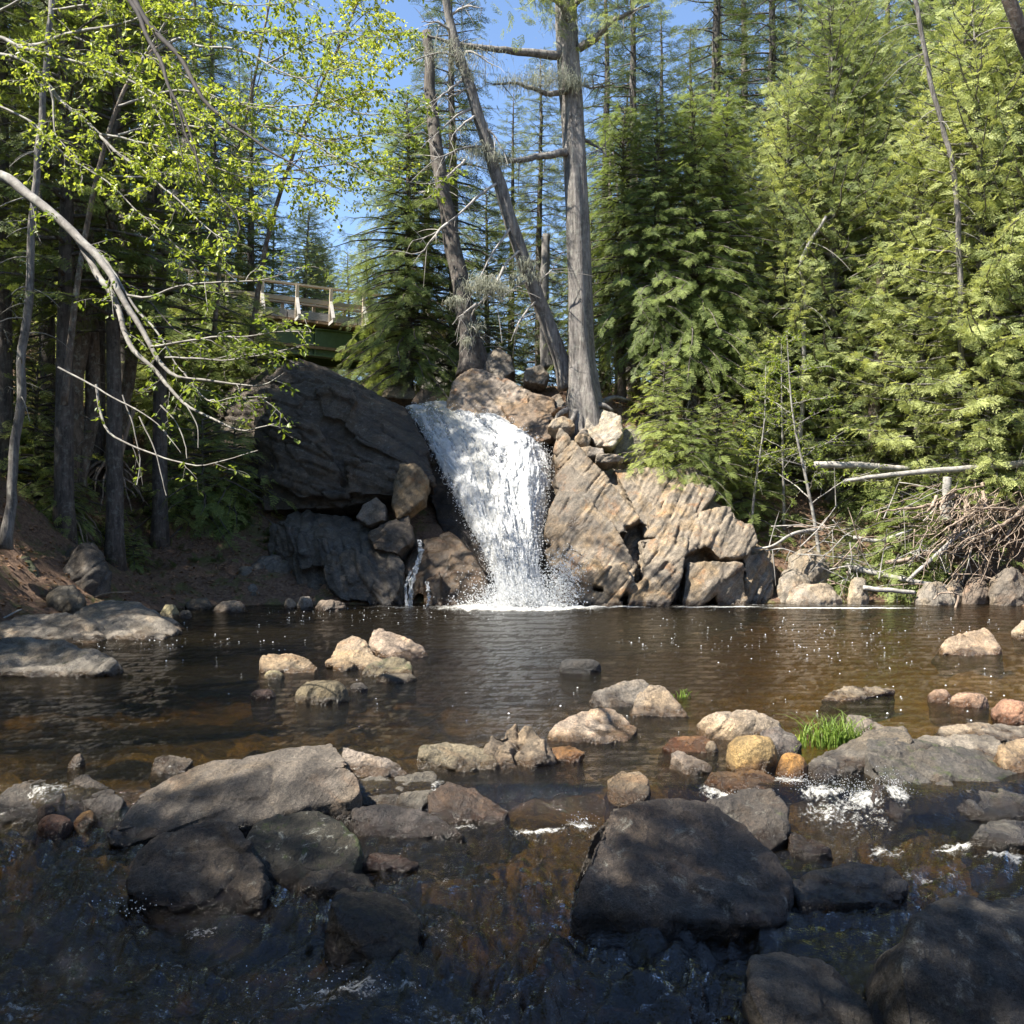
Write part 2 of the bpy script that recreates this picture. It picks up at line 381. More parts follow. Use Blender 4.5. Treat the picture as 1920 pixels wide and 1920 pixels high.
# rapids: turbulence below the step
turb=(1-sstep(5.9,7.3,y+.35*gnoise(P*.7)))
warp=P+np.stack([gnoise(P*1.1+40),gnoise(P*1.1+80),0*x],1)*.35
dirx=np.stack([x*.8+y*.25,y*.9-x*.2,0*x],1)+np.stack([gnoise(P*1.1+40),gnoise(P*1.1+80),0*x],1)*.3
tw=.045*fbm(dirx*2.6,3)+.050*np.abs(gnoise(dirx*5.0))+.030*gnoise(warp*10)+.014*gnoise(warp*22)+.006*gnoise(warp*45)-.034
smooth_patch=np.exp(-((x-2.1)**2/.55+(y-4.6)**2/.35))
amt=turb*(1-.75*smooth_patch)*(.9+1.0*sstep(-.3,.4,gnoise(P*.55+12)))
wz=base+rip*(1-.4*turb)+tw*amt
# standing swells over sunken stones in the riffle
foam=np.zeros(len(x))
def fo(px,py,rx,ry,s,z=None):
    global foam
    Y,z0=base_on_water(px,py); X0=(px-960)/F*Y
    foam=np.maximum(foam,s*np.exp(-(((x-X0)/rx)**2+((y-Y)/ry)**2)))
fo(1540,1480,.22,.10,.72); fo(1620,1495,.2,.12,.72); fo(1480,1462,.2,.12,.68); fo(1600,1540,.5,.2,.5); fo(1560,1520,.35,.16,.55); fo(1680,1480,.12,.2,.7)
fo(1380,1490,.22,.14,.85); fo(1010,1555,.30,.07,.72); fo(1090,1545,.14,.07,.8); fo(870,1545,.2,.09,.55); fo(800,1545,.14,.1,.5); fo(820,1475,.1,.2,.6)
fo(640,1850,.4,.10,.62); fo(760,1850,.25,.07,.6); fo(560,1880,.4,.06,.55); fo(60,1890,.28,.05,.62); fo(20,1905,.3,.05,.6); fo(450,1840,.3,.05,.5); fo(900,1880,.3,.04,.55); fo(850,1890,.5,.2,.5); fo(700,1800,.2,.15,.55)
fo(60,1480,.5,.18,.6); fo(20,1500,.3,.12,.6); fo(1800,1580,.25,.08,.7); fo(1880,1600,.25,.1,.7); fo(1660,1590,.2,.14,.6); fo(1740,1640,.3,.1,.55); fo(1660,1625,.2,.1,.55); fo(1430,1610,.1,.1,.4)
fo(280,1690,.25,.1,.5); fo(380,1730,.25,.12,.5); fo(1090,1700,.15,.15,.5); fo(1340,1480,.16,.12,.7); fo(330,1800,.5,.2,.42); fo(1000,1850,.6,.25,.4); fo(400,1560,.1,.2,.3)
foam*= (y<8.5)
crest=sstep(.055,.12,tw)*sstep(-.05,.4,gnoise(P*.5+33))*sstep(.2,.9,amt)  # crest streaks: foam, plus the glints of wave crests painted white
foam=np.maximum(foam,.62*crest)
# froth below the falls and the thin foam line along the far bank
foam=np.maximum(foam,1.25*np.exp(-(((x-.2)/2.0)**2+((y-21.7)/1.0)**2)))
foam=np.maximum(foam,.9*np.exp(-(((x-1.9)/1.5)**2+((y-21.75)/.35)**2)))
foam=np.maximum(foam,.55*np.exp(-(((x+2.6)/1.3)**2+((y-21.7)/.3)**2)))
ln=21.55+.25*gnoise(np.stack([x*.5,0*x,0*x],1))-.05*(x-5)
foam=np.maximum(foam,(.95*np.exp(-((y-ln)/.16)**2)+.5*np.exp(-((y-ln-.7)/.5)**2))*sstep(2.2,4,x)*(1-sstep(8.5,10.5,x)))
wz+= .02*np.clip(foam,0,1)*fbm(P*14,3)*(.4+.6*(y<8.5))
depth=np.clip(wz-bed_h(x,y),0,2)
def water_mat():
    m,nt,out=newmat('river_water'); g=G(nt)
    pos=g.n('ShaderNodeNewGeometry').outputs['Position']
    dep=g.attr('depth').outputs['Fac']; fm=g.attr('foam').outputs['Fac']
    # peat-brown water: light that crosses it is filtered by depth
    def ex(k): return g.math('POWER',2.718,g.math('MULTIPLY',dep,-k))
    cc=g.n('ShaderNodeCombineColor'); g.l(ex(1.5),cc.inputs[0]); g.l(ex(2.1),cc.inputs[1]); g.l(ex(4.4),cc.inputs[2])
    tr=g.n('ShaderNodeBsdfTransparent'); g.l(cc.outputs[0],tr.inputs['Color'])
    df=g.n('ShaderNodeBsdfDiffuse'); df.inputs['Color'].default_value=(.016,.012,.006,1)
    turbm=g.attr('turb').outputs['Fac']
    n1=g.noise(g.vmul(pos,(1,1.7,1)),26,3,.6); n2=g.noise(pos,75,2,.6)
    h=g.math('ADD',n1,g.math('MULTIPLY',n2,.45))
    b=g.bump(h,.8,.015)
    mur=g.math('SUBTRACT',1.0,ex(1.1))
    mb=g.n('ShaderNodeMixShader'); g.l(g.math('MULTIPLY',mur,.55),mb.inputs[0]); g.l(tr.outputs[0],mb.inputs[1]); g.l(df.outputs[0],mb.inputs[2])
    gl=g.n('ShaderNodeBsdfGlossy'); gl.inputs['Roughness'].default_value=.045; g.l(b,gl.inputs['Normal'])
    fr=g.n('ShaderNodeFresnel'); fr.inputs['IOR'].default_value=1.52; g.l(b,fr.inputs['Normal'])
    m1=g.n('ShaderNodeMixShader'); g.l(fr.outputs[0],m1.inputs[0]); g.l(mb.outputs[0],m1.inputs[1]); g.l(gl.outputs[0],m1.inputs[2])
    fn=g.math('ADD',g.math('MULTIPLY',g.noise(g.vmul(pos,(1,1.25,1)),9,6,.75,1.2),.6),g.math('MULTIPLY',g.noise(pos,38,4,.7,.4),.5))
    fac=g.math('ADD',fn,g.math('MULTIPLY',fm,.62))
    fac=g.ramp(fac,[(.84,0),(1.08,.7),(1.4,1)])
    fd=g.n('ShaderNodeBsdfPrincipled'); fd.inputs['Base Color'].default_value=(.6,.59,.55,1); fd.inputs['Roughness'].default_value=.6
    g.l(g.bump(fn,1.0,.05),fd.inputs['Normal'])
    m2=g.n('ShaderNodeMixShader'); g.l(g.math('MULTIPLY',fac,g.ramp(fm,[(.05,0),(.3,1)])),m2.inputs[0]); g.l(m1.outputs[0],m2.inputs[1]); g.l(fd.outputs[0],m2.inputs[2])
    g.l(m2.outputs[0],out.inputs['Surface'])
    return m
wo=build('water',np.stack([x,y,wz],1),[gridF(ncol,len(rows))],water_mat(),attr={'foam':foam,'depth':depth,'turb':turb})
tag(wo,kind='structure')

# ================================================================ rocks
def hull_mesh(lists, vox):
    bm=bmesh.new()
    for pts in lists:
        b2=bmesh.new()
        for p in pts: b2.verts.new(p)
        r=bmesh.ops.convex_hull(b2,input=b2.verts)
        bad=[e for e in r['geom_interior'] if isinstance(e,bmesh.types.BMVert)]+[e for e in r['geom_unused'] if isinstance(e,bmesh.types.BMVert)]
        bmesh.ops.delete(b2,geom=list(set(bad)),context='VERTS')
        bmesh.ops.recalc_face_normals(b2,faces=b2.faces)
        mp={v:bm.verts.new(v.co) for v in b2.verts}
        for f in b2.faces: bm.faces.new([mp[v] for v in f.verts])
        b2.free()
    me=bpy.data.meshes.new('tmp'); bm.to_mesh(me); bm.free()
    o=bpy.data.objects.new('tmp',me); COL.objects.link(o)
    md=o.modifiers.new('r','REMESH'); md.mode='VOXEL'; md.voxel_size=vox; md.adaptivity=0
    dg=bpy.context.evaluated_depsgraph_get(); dg.update()
    me2=bpy.data.meshes.new_from_object(o.evaluated_get(dg))
    V=np.zeros(len(me2.vertices)*3,np.float32); me2.vertices.foreach_get('co',V)
    nl=len(me2.loops); li=np.zeros(nl,np.int32); me2.loops.foreach_get('vertex_index',li)
    tot=np.zeros(len(me2.polygons),np.int32); me2.polygons.foreach_get('loop_total',tot)
    bpy.data.objects.remove(o); bpy.data.meshes.remove(me); bpy.data.meshes.remove(me2)
    V=V.reshape(-1,3).astype(float)
    if (tot==4).all(): Fs=[li.reshape(-1,4)]
    else:
        st=np.concatenate([[0],np.cumsum(tot)[:-1]]); Fs=[]
        for k in np.unique(tot):
            s=st[tot==k]; Fs.append(li[s[:,None]+np.arange(k)[None,:]])
    return V,Fs
def vnorm(V,Fs):
    N=np.zeros_like(V)
    for f in Fs:
        a=V[f[:,2]]-V[f[:,0]]; b=V[f[:,-1]]-V[f[:,1]]; n=np.cross(a,b)
        for k in range(f.shape[1]):
            for c in range(3): N[:,c]+=np.bincount(f[:,k],n[:,c],len(V))
    return N/(np.linalg.norm(N,axis=1)[:,None]+1e-12)
def smooth(V,Fs,it,lam=.5):
    E=np.vstack([np.stack([f[:,k],f[:,(k+1)%f.shape[1]]],1) for f in Fs for k in range(f.shape[1])])
    cnt=np.bincount(E[:,0],minlength=len(V))+np.bincount(E[:,1],minlength=len(V))+1e-9
    for _ in range(it):
        A=np.zeros_like(V)
        for c in range(3): A[:,c]=np.bincount(E[:,0],V[E[:,1],c],len(V))+np.bincount(E[:,1],V[E[:,0],c],len(V))
        V=V+(A/cnt[:,None]-V)*lam
    return V
_rk=0
def rock(name,lists,vox,label=None,cat='rock',col=(.22,.21,.2),sm=3,amp=.05,strata=0.0,bed=(-.75,0,.65),sfreq=14,zw=None,wetb=.065,lich=.3,moss=0.0,group=None,mat=None,parent=None,fine=.012,wetf=None,mossf=None,crease=.5,frac=None,fracw=None,groove=0.0,fine2=0.0,tones=None):
    global _rk; _rk+=1
    lists=[[np.asarray(p,float) for p in l] for l in lists]
    V,Fs=hull_mesh(lists,vox); V=smooth(V,Fs,sm)
    size=np.linalg.norm(V.max(0)-V.min(0))/1.7
    N=vnorm(V,Fs); off=np.array([_rk*3.17,_rk*1.3,0])
    D=amp*size*fbm(V/size*1.7+off,4)
    D-=crease*amp*size*np.maximum(0,.16-np.abs(gnoise(V/size*2.1+off+50)))*3.0
    bd=np.asarray(bed,float); bd/=np.linalg.norm(bd)
    if strata>0:
        s=(V@bd)*sfreq+1.1*fbm(V*1.3/size+off,3)
        k=np.floor(s); fr=s-k
        rnd=np.sin(k*12.9898+_rk)*43758.5453; rnd-=np.floor(rnd)
        rn2=np.sin((k+1)*12.9898+_rk)*43758.5453; rn2-=np.floor(rn2)
        prof=rnd+(rn2-rnd)*sstep(.8,1.0,fr)
        D+=strata*(prof-.5)*np.clip(1.25-np.abs(N@bd),.1,1)
        D-=groove*(rnd>.45)*np.exp(-((fr-.9)/.07)**2)*sstep(-.25,.15,gnoise(V*1.4+off))
        if fine2:
            s2=s*3.3+.8*fbm(V*2.5,2); f2_=s2-np.floor(s2); r2=np.sin(np.floor(s2)*78.233)*43758.5; r2-=np.floor(r2); D+=fine2*(r2-.5)*sstep(0,.2,f2_)*(1-sstep(.85,1,f2_))
    if frac is None and size<2.6 and sm<7: frac=(.30*size,.75*size,.55*size,.045*size)
    if frac:
        t1=np.cross(bd,[.3,1,.2]); t1/=np.linalg.norm(t1); t2=np.cross(bd,t1)
        L=np.stack([V@bd/frac[0],V@t1/frac[1],V@t2/frac[2]],1)+.14*np.stack([fbm(V*1.3,3),fbm(V*1.3+9,3),fbm(V*1.3+21,3)],1)+off
        rv,gp=cells(L); fw_=1.0 if fracw is None else fracw(V); D+=fw_*frac[3]*((rv-.5)*sstep(0,.10,gp)-.35*(1-sstep(0,.07,gp)))
    V=V+N*D[:,None]
    N=vnorm(V,Fs)
    V=V+N*(fine*size*fbm(V/size*11+off,5,g=.58))[:,None]
    N=vnorm(V,Fs)
    n=fbm(V*6,3)
    tone=np.zeros(len(V))
    if tones is not None:
        cs=np.array([np.mean(l,0) for l in lists]); sz=np.array([np.std(np.array(l),0).mean() for l in lists])
        tone=np.asarray(tones)[np.argmin(np.linalg.norm(V[:,None]-cs[None],axis=2)/sz[None],axis=1)]+.35*fbm(V*2,3)
    at={'tone':tone,'lichen':np.full(len(V),lich)*sstep(-.4,.5,N[:,2]+.3*n)}
    at['wet']=np.zeros(len(V)) if zw is None else 1-sstep(zw+wetb*.5,zw+wetb*1.5,V[:,2]+.06*n)
    if wetf is not None: at['wet']=np.maximum(at['wet'],np.clip(wetf(V,N),0,1))
    at['moss']=moss*sstep(0,.8,N[:,2]) if mossf is None else mossf(V,N)
    c=V.mean(0); c[2]=V[:,2].min()
    o=build(name,V-c,Fs,mat or M_ROCK,parent,True,at); o.location=c; o.color=tuple(col)+(1,)
    if label: tag(o,label,cat,group)
    return o
GREY=(.215,.195,.17); TAN=(.36,.30,.225); PALE=(.44,.385,.32); DARK=(.095,.09,.09); PURP=(.165,.15,.155); AMB=(.34,.2,.075); PINK=(.42,.305,.235); BRN=(.2,.14,.1); YEL=(.42,.32,.16); OLV=(.15,.145,.1)
def R3(label,col,pts,back=.3,vox=None,name='boulder',under=.3,dry=False,extra=None,**k):
    """pts: (px,py,d): outline points of what is seen; d metres behind the rock's front water line"""
    pts=[(p+(0,))[:3] if len(p)<3 else p for p in pts]
    dm=max(0,min(p[2] for p in pts)); pb=max(p[1] for p in pts if p[2]<dm+.03); pxb=np.mean([p[0] for p in pts])
    Y0,zw=base_on_water(pxb,pb); Y0-=dm
    def mk(pts):
        L=[]
        for (px,py,d) in pts:
            q=W(px,py,Y0+d); L.append(q)
            L.append(np.array([q[0],q[1],min(q[2],zw)-under]))
            if d>.03 or True:
                L.append(np.array([q[0]*1.0,q[1]+back,zw-under*.5]))
        return L
    ls=[mk(pts)]+[mk(e) for e in (extra or [])]
    if Y0<7.15: col=tuple(c_*.62 for c_ in col)  # foreground stones: the shade they stand in is put into their colour
    wpx=max(p[0] for p in pts)-min(p[0] for p in pts); wm=wpx/F*Y0
    if 'strata' not in k and k.get('sm',3)<7:
        rn=random.Random(int(pxb*3+pb)); k.update(strata=.030*wm,sfreq=5.5/wm,fine2=.010*wm,groove=.022*wm,bed=(rn.uniform(-.35,.35),-rn.uniform(.2,.5),.85))
    vox=vox or max(.012,min(.045,Y0/F*2.6))
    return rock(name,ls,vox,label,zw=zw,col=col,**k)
def RB(label,col,x0,x1,yt,yb,peak=.5,flat=.6,ang=.5,tilt=0.0,dep=.8,seed=None,name='boulder',n=9,**k):
    """a roughly blob-shaped stone that fills the given pixel box"""
    cx=(x0+x1)/2; Y0,zw=base_on_water(cx,yb); w=(x1-x0)/F*Y0
    dp=w*dep; rnd=random.Random(seed if seed is not None else int(x0*7+yb))
    Yt=Y0+dp*.55; h=CH+(HZ-yt)/F*Yt-zw; h=max(h,.04)
    xc=(cx-960)/F*(Y0+dp*.3); L=[]
    for (hh,rad) in ((-.45,.9),(.02,1.0),(.35,.97),(.72,.45+.5*flat),(1.0,.12+.75*flat*.8)):
        a0=rnd.random()*6
        for i in range(n):
            a=a0+i*2*math.pi/n+rnd.uniform(-ang,ang)*.4
            rr=rad*(1+rnd.uniform(-.22,.08)*ang)
            sh=(peak-.5)*2*(1-rad)*.5*w if hh>.3 else 0
            zz=hh*h*(1+rnd.uniform(-.15,.1)*ang*(hh>.5))
            if hh>.5: zz+=tilt*math.cos(a)*h*.5*rad
            L.append((xc+math.cos(a)*rr*w/2+sh,Y0+dp*.5+math.sin(a)*rr*dp/2,zw+zz if hh>=0 else zw-.25))
    vox=k.pop('vox',max(.012,min(.045,min(w/45,Y0/F*2.6))))
    return rock(name,[L],vox,label,zw=zw,col=col,**k)
# ---------------------------------------------------------------- stones of the stream
ST='stones lying in the pool and the riffle'
FB=(-.25,.55,.8)
# foreground
R3('huge dark squarish boulder standing in the shaded water in front',(.17,.145,.13),
   [(1072,1712,0),(1085,1655,.08),(1110,1585,.3),(1145,1520,.62),(1250,1500,.8),(1330,1506,.8),(1400,1545,.62),(1450,1610,.35),(1484,1650,.22),(1470,1700,.06),(1440,1732,-.06),(1300,1722,-.1),(1180,1712,-.06)],back=.45,vox=.012,sm=4,amp=.035,lich=.6,strata=.012,sfreq=9,bed=(.12,-.5,.86),crease=.8,frac=(.6,1.1,.9,.03),fine=.009)
R3('thin grey slab edge leaning behind the huge squarish boulder',GREY,[(1085,1640,.35),(1110,1560,.55),(1150,1515,.8),(1200,1505,.9),(1080,1660,.3),(1110,1660,.4)],back=.15,sm=2,amp=.03,lich=.2)
R3('dark rounded boulder tucked behind the right shoulder of the huge boulder',(.11,.1,.095),[(1340,1590,.05),(1322,1500,.35),(1390,1476,.5),(1450,1478,.45),(1476,1510,.25),(1478,1570,.06),(1450,1592,0)],back=.35,sm=6,amp=.03,lich=.35)
R3('long pale grey slab lying tilted on the left, lit along its back',(.27,.245,.225),
   [(205,1570,.1),(232,1520,.35),(262,1485,.6),(320,1452,.85),(390,1425,1.05),(440,1424,1.1),(490,1416,1.15),(560,1400,1.2),(622,1390,1.2),(645,1412,.95),(655,1428,.75),(500,1478,.55),(360,1525,.36),(290,1560,.2),(228,1586,0)],
   extra=[[(300,1562,.16),(360,1522,.33),(500,1476,.52),(652,1425,.72),(672,1456,.58),(680,1482,.5),(662,1500,.44),(560,1515,.33),(470,1530,.26),(420,1548,.2),(340,1575,.1)],[(196,1560,.05),(215,1545,.12),(258,1540,.2),(262,1570,.08),(240,1592,.0),(210,1580,0)]],
   back=.10,vox=.011,sm=2,amp=.022,strata=.020,sfreq=9,bed=(-.16,-.62,.77),lich=.15,under=.14,crease=.9,fine=.006)
R3('big rounded boulder with a dark hollow face below the tilted slab',(.15,.13,.115),
   [(240,1690,0),(235,1640,.12),(258,1590,.3),(310,1560,.42),(370,1540,.5),(420,1532,.52),(440,1560,.42),(450,1590,.32),(485,1600,.28),(495,1640,.15),(490,1680,.02),(400,1698,-.02),(300,1698,-.03)],
   back=.3,vox=.012,sm=6,amp=.05,lich=.4,crease=.4)
R3('mossy dark domed boulder capped with pale lichen',(.10,.095,.075),
   [(460,1640,0),(450,1590,.15),(470,1545,.35),(520,1522,.5),(590,1518,.52),(640,1535,.42),(672,1570,.25),(678,1600,.12),(660,1640,.0),(560,1648,-.04)],back=.35,vox=.012,sm=9,amp=.03,lich=1.3,mossf=lambda V,N: .75*sstep(-.2,.6,N[:,0])*sstep(-.3,.4,N[:,2]))
R3('low flat grey stone in front of the mossy dome',GREY,[(556,1655,0),(575,1634,.15),(640,1632,.2),(695,1640,.15),(705,1660,.03),(660,1670,-.02),(600,1668,-.02)],back=.2,sm=3,amp=.05,lich=.1)
R3('dark wedge of rock with water sliding over its top, front left of centre',(.12,.11,.1),
   [(612,1690,.15),(640,1668,.42),(720,1672,.45),(770,1690,.38),(795,1725,.22),(780,1790,.0),(700,1800,-.06),(655,1770,.0),(640,1720,.1)],back=.3,sm=4,amp=.04,lich=.1,wetf=lambda V,N: .9*sstep(.2,.6,N[:,2]))
R3('light grey slab behind the upper end of the tilted slab',(.3,.27,.25),[(640,1440,.05),(640,1397,.3),(690,1410,.3),(745,1432,.18),(768,1450,.03),(700,1458,0)],back=.25,sm=3,amp=.04,strata=.012,sfreq=16,bed=FB)
R3('grey block with a pale corner right of the tilted slab',(.2,.19,.17),[(676,1505,.05),(678,1462,.3),(740,1453,.38),(812,1446,.42),(824,1455,.35),(812,1485,.15),(790,1512,0),(700,1518,-.03)],back=.2,sm=2,amp=.04,strata=.01,sfreq=18,bed=FB)
R3('brown wet stone beside the smooth little spill',BRN,[(798,1520,.0),(800,1485,.18),(830,1468,.3),(890,1474,.3),(920,1500,.15),(955,1520,.05),(945,1534,0),(870,1538,-.03)],back=.2,sm=4,amp=.04,lich=.05,wetf=lambda V,N: .6+0*N[:,0])
R3('flat purple-grey stone with broken top below the grey block',PURP,[(655,1545,.05),(665,1520,.2),(700,1512,.28),(780,1514,.26),(830,1535,.15),(868,1560,.02),(780,1570,-.03),(690,1565,-.03)],back=.2,sm=2,amp=.07,lich=.1,wetf=lambda V,N: .45+0*N[:,0])
R3('small reddish wet stone right of the mossy dome',(.2,.12,.08),[(675,1620,0),(700,1600,.12),(750,1600,.13),(790,1612,.08),(785,1625,0),(720,1628,-.02)],back=.15,sm=3,amp=.05,lich=0,wetf=lambda V,N: .8+0*N[:,0])
R3('block with a pale flat top and dark front near the centre',TAN,[(1142,1490,.02),(1138,1460,.15),(1165,1445,.25),(1200,1444,.25),(1215,1462,.15),(1218,1490,.03),(1180,1506,-.04)],back=.2,sm=2,amp=.05,wetb=.10,lich=.1)
R3('flat rock awash in front of the huge boulder\'s right end',(.17,.16,.16),[(1490,1665,.06),(1520,1635,.25),(1600,1620,.36),(1670,1632,.3),(1702,1655,.12),(1695,1685,0),(1600,1692,-.05),(1540,1690,-.02)],back=.25,sm=3,amp=.05,strata=.01,sfreq=20,bed=FB)
R3('small dark stone squeezed between the huge boulder and the flat rock',(.16,.14,.12),[(1478,1650,.15),(1500,1645,.2),(1530,1670,.1),(1545,1690,0),(1500,1695,-.02)],back=.1,sm=3,amp=.05)
R3('brown slab awash just right of the dark rounded boulder',(.16,.11,.07),[(1485,1590,.0),(1480,1555,.25),(1520,1568,.2),(1560,1590,.06),(1540,1602,0)],back=.15,sm=2,amp=.05,wetf=lambda V,N: .8+0*N[:,0])
R3('flat grey slab at the bottom edge of the view',(.17,.16,.15),[(1402,1860,.1),(1405,1790,.45),(1470,1786,.5),(1540,1800,.5),(1640,1880,.35),(1680,1935,.1),(1600,1960,-.05),(1450,1960,-.08)],back=.15,vox=.012,sm=3,amp=.03,strata=.012,sfreq=20,bed=(.1,-.3,.95),lich=.1)
R3('large round lichen-spotted boulder in the lower right corner',(.12,.115,.11),[(1700,1960,0),(1685,1830,.12),(1705,1745,.35),(1770,1690,.6),(1850,1668,.72),(1940,1662,.75),(2050,1690,.6),(2090,1800,.3),(2080,1960,0),(1850,2000,-.1)],back=.5,vox=.012,sm=7,amp=.05,lich=.55,crease=.8)
R3('dark low stone against the foot of the corner boulder',(.07,.065,.065),[(1640,1900,.1),(1650,1820,.3),(1690,1812,.3),(1730,1860,.2),(1740,1930,0),(1660,1950,0)],back=.15,sm=4,amp=.05)
R3('wet brown boulder under the left end of the big dark slab',(.12,.09,.07),[(1632,1500,.1),(1640,1470,.25),(1690,1480,.25),(1720,1520,.05),(1680,1530,.0)],back=.3,sm=3,wetf=lambda V,N: .6+0*N[:,0])
R3('big dark slab sloping to the right edge',(.165,.16,.155),[(1625,1425,.55),(1632,1392,1.05),(1700,1388,1.2),(1790,1400,1.15),(1925,1438,1.0),(2000,1460,.9),(2000,1530,.1),(1880,1528,.05),(1760,1522,.12),(1690,1515,.2),(1655,1475,.38)],back=.25,under=.05,vox=.014,sm=4,amp=.035,strata=.012,sfreq=12,bed=(.3,-.5,.8),lich=.2,moss=.25)
R3('low dark rock awash below the big dark slab',(.15,.15,.15),[(1830,1560,.05),(1850,1535,.25),(1920,1540,.3),(1990,1560,.2),(1960,1590,0),(1880,1578,0)],back=.2,sm=4,amp=.04)
# riffle row, right
R3('grey layered slab leaning on the big dark slab',(.27,.255,.235),[(1518,1440,.1),(1530,1415,.4),(1600,1385,.7),(1660,1360,.9),(1695,1362,.85),(1706,1385,.6),(1660,1410,.35),(1600,1445,.1),(1545,1460,0)],back=.2,sm=2,amp=.03,strata=.025,sfreq=16,bed=(-.35,-.45,.8),lich=.2,wetb=.07)
R3('pale wedge of stone behind the grass tuft',(.3,.27,.24),[(1585,1372,.0),(1590,1338,.25),(1625,1346,.25),(1665,1368,.1),(1650,1380,0)],back=.25,sm=3,amp=.04)
RB('pale oval boulder at the left end of the right-hand row',PALE,1310,1486,1337,1392,peak=.45,flat=.8,ang=.4,dep=.7,sm=6,amp=.03,lich=.1)
R3('dark slanted stone in front of the pale oval boulder',(.17,.155,.15),[(1418,1400,0),(1425,1372,.2),(1455,1360,.3),(1490,1375,.2),(1508,1392,.08),(1495,1412,0),(1450,1415,-.03)],back=.2,sm=2,amp=.05)
RB('round yellowish granite boulder in the right-hand row',YEL,1363,1468,1381,1452,peak=.5,flat=.9,ang=.25,dep=.9,sm=8,amp=.025,lich=0)
RB('small orange stone beside the yellowish granite boulder',(.42,.24,.08),1455,1520,1412,1458,peak=.55,flat=.6,ang=.3,sm=7,amp=.03,lich=0)
R3('flat amber slab awash left of the yellowish boulder',(.36,.2,.09),[(1240,1400,.08),(1260,1380,.3),(1320,1376,.35),(1345,1392,.2),(1325,1412,0),(1270,1408,0)],back=.2,sm=3,amp=.03,lich=0,wetf=lambda V,N: .5+0*N[:,0])
R3('tapered grey stone lying on the amber slab',(.28,.25,.23),[(1256,1412,.15),(1270,1406,.22),(1310,1420,.18),(1338,1438,.05),(1332,1452,0),(1290,1440,.0)],back=.12,sm=4,amp=.03,lich=.2)
R3('flat orange-brown slab below the yellowish boulder, rinsed by water',(.36,.22,.09),[(1325,1462,.05),(1345,1444,.25),(1420,1444,.3),(1460,1462,.15),(1440,1480,0),(1370,1478,-.02)],back=.2,sm=3,amp=.03,lich=0,wetf=lambda V,N: .55+0*N[:,0])
RB('small pale stone upright on the edge of the amber slab',TAN,1322,1348,1388,1412,sm=4,amp=.05,seed=3)
R3('low grey rock right of the layered slab',(.3,.28,.25),[(1730,1410,.0),(1728,1385,.3),(1790,1376,.5),(1860,1380,.45),(1896,1405,.2),(1895,1432,0),(1800,1425,-.03)],back=.3,sm=3,amp=.04,lich=.15)
R3('long flat rock behind the low grey rock',(.34,.315,.28),[(1762,1385,.0),(1765,1362,.3),(1850,1358,.4),(1960,1356,.4),(1980,1385,0),(1850,1392,-.02)],back=.3,sm=3,amp=.03,strata=.012,sfreq=16,bed=FB,lich=.1)
R3('tan rock at the right edge beside the big slab',TAN,[(1880,1440,.0),(1875,1392,.3),(1910,1380,.4),(1990,1384,.4),(1990,1450,0)],back=.3,sm=3,amp=.04)
RB('reddish stone at the right edge above the flat rock',(.42,.26,.19),1866,1960,1316,1358,flat=.7,sm=4,amp=.04,lich=0)
RB('pinkish low stone, left of a touching pair on the right',PINK,1742,1792,1293,1318,flat=.7,sm=6,amp=.03,lich=0,seed=5)
RB('pinkish longer stone, right of a touching pair',PINK,1785,1862,1299,1328,flat=.8,sm=6,amp=.03,lich=0,seed=6)
R3('pale triangular boulder alone in the right of the pool',(.45,.365,.28),[(1765,1222,.0),(1780,1200,.35),(1815,1180,.6),(1848,1173,.7),(1868,1190,.5),(1880,1215,.15),(1872,1226,0),(1810,1229,-.05)],back=.4,sm=3,amp=.03,lich=.0,wetf=lambda V,N: .5*sstep(-7.0,-7.5,-V[:,0])*0)
RB('pale stone cut by the right edge of the pool',PALE,1903,1965,1163,1200,sm=4,amp=.05)
R3('flat stone half grey half pale alone in the shallow pool',(.32,.28,.22),[(1542,1312,.0),(1555,1296,.25),(1580,1284,.45),(1640,1284,.5),(1678,1293,.4),(1640,1304,.2),(1590,1314,.0)],back=.15,sm=2,amp=.04,lich=0,wetb=.05)
# middle
R3('pale pyramid-shaped rock with a yellow-green edge, in mid stream',(.45,.39,.335),[(1030,1372,.05),(1050,1350,.35),(1095,1332,.6),(1140,1323,.75),(1170,1335,.65),(1200,1362,.35),(1180,1388,.02),(1110,1390,-.05),(1060,1384,0)],back=.35,sm=2,amp=.03,lich=.0,strata=.006,sfreq=20)
R3('thin flake of pale stone lying in front of the pyramid rock',(.4,.35,.31),[(1108,1392,.0),(1125,1380,.1),(1152,1376,.14),(1156,1386,.05),(1130,1395,-.01)],back=.08,sm=2,amp=.03,lich=0)
R3('knobbly brown boulder with hollows, in mid stream',(.25,.21,.165),[(915,1405,.05),(925,1378,.25),(960,1361,.4),(1000,1366,.38),(1022,1388,.25),(1031,1412,.08),(1000,1432,0),(950,1438,-.05)],back=.3,sm=2,amp=.13,lich=.15,crease=1.6,wetb=.08)
R3('low mottled boulder left of the knobbly one',(.3,.27,.2),[(785,1415,.05),(790,1400,.2),(830,1393,.32),(890,1396,.32),(925,1412,.15),(936,1432,.02),(880,1444,-.05),(820,1436,0)],back=.3,sm=6,amp=.04,lich=.5,wetb=.07)
R3('amber stone awash right of the knobbly boulder',AMB,[(1022,1420,.0),(1035,1402,.15),(1070,1396,.18),(1096,1410,.08),(1085,1428,0),(1045,1430,0)],back=.15,sm=3,amp=.06,lich=0,wetf=lambda V,N: .6+0*N[:,0])
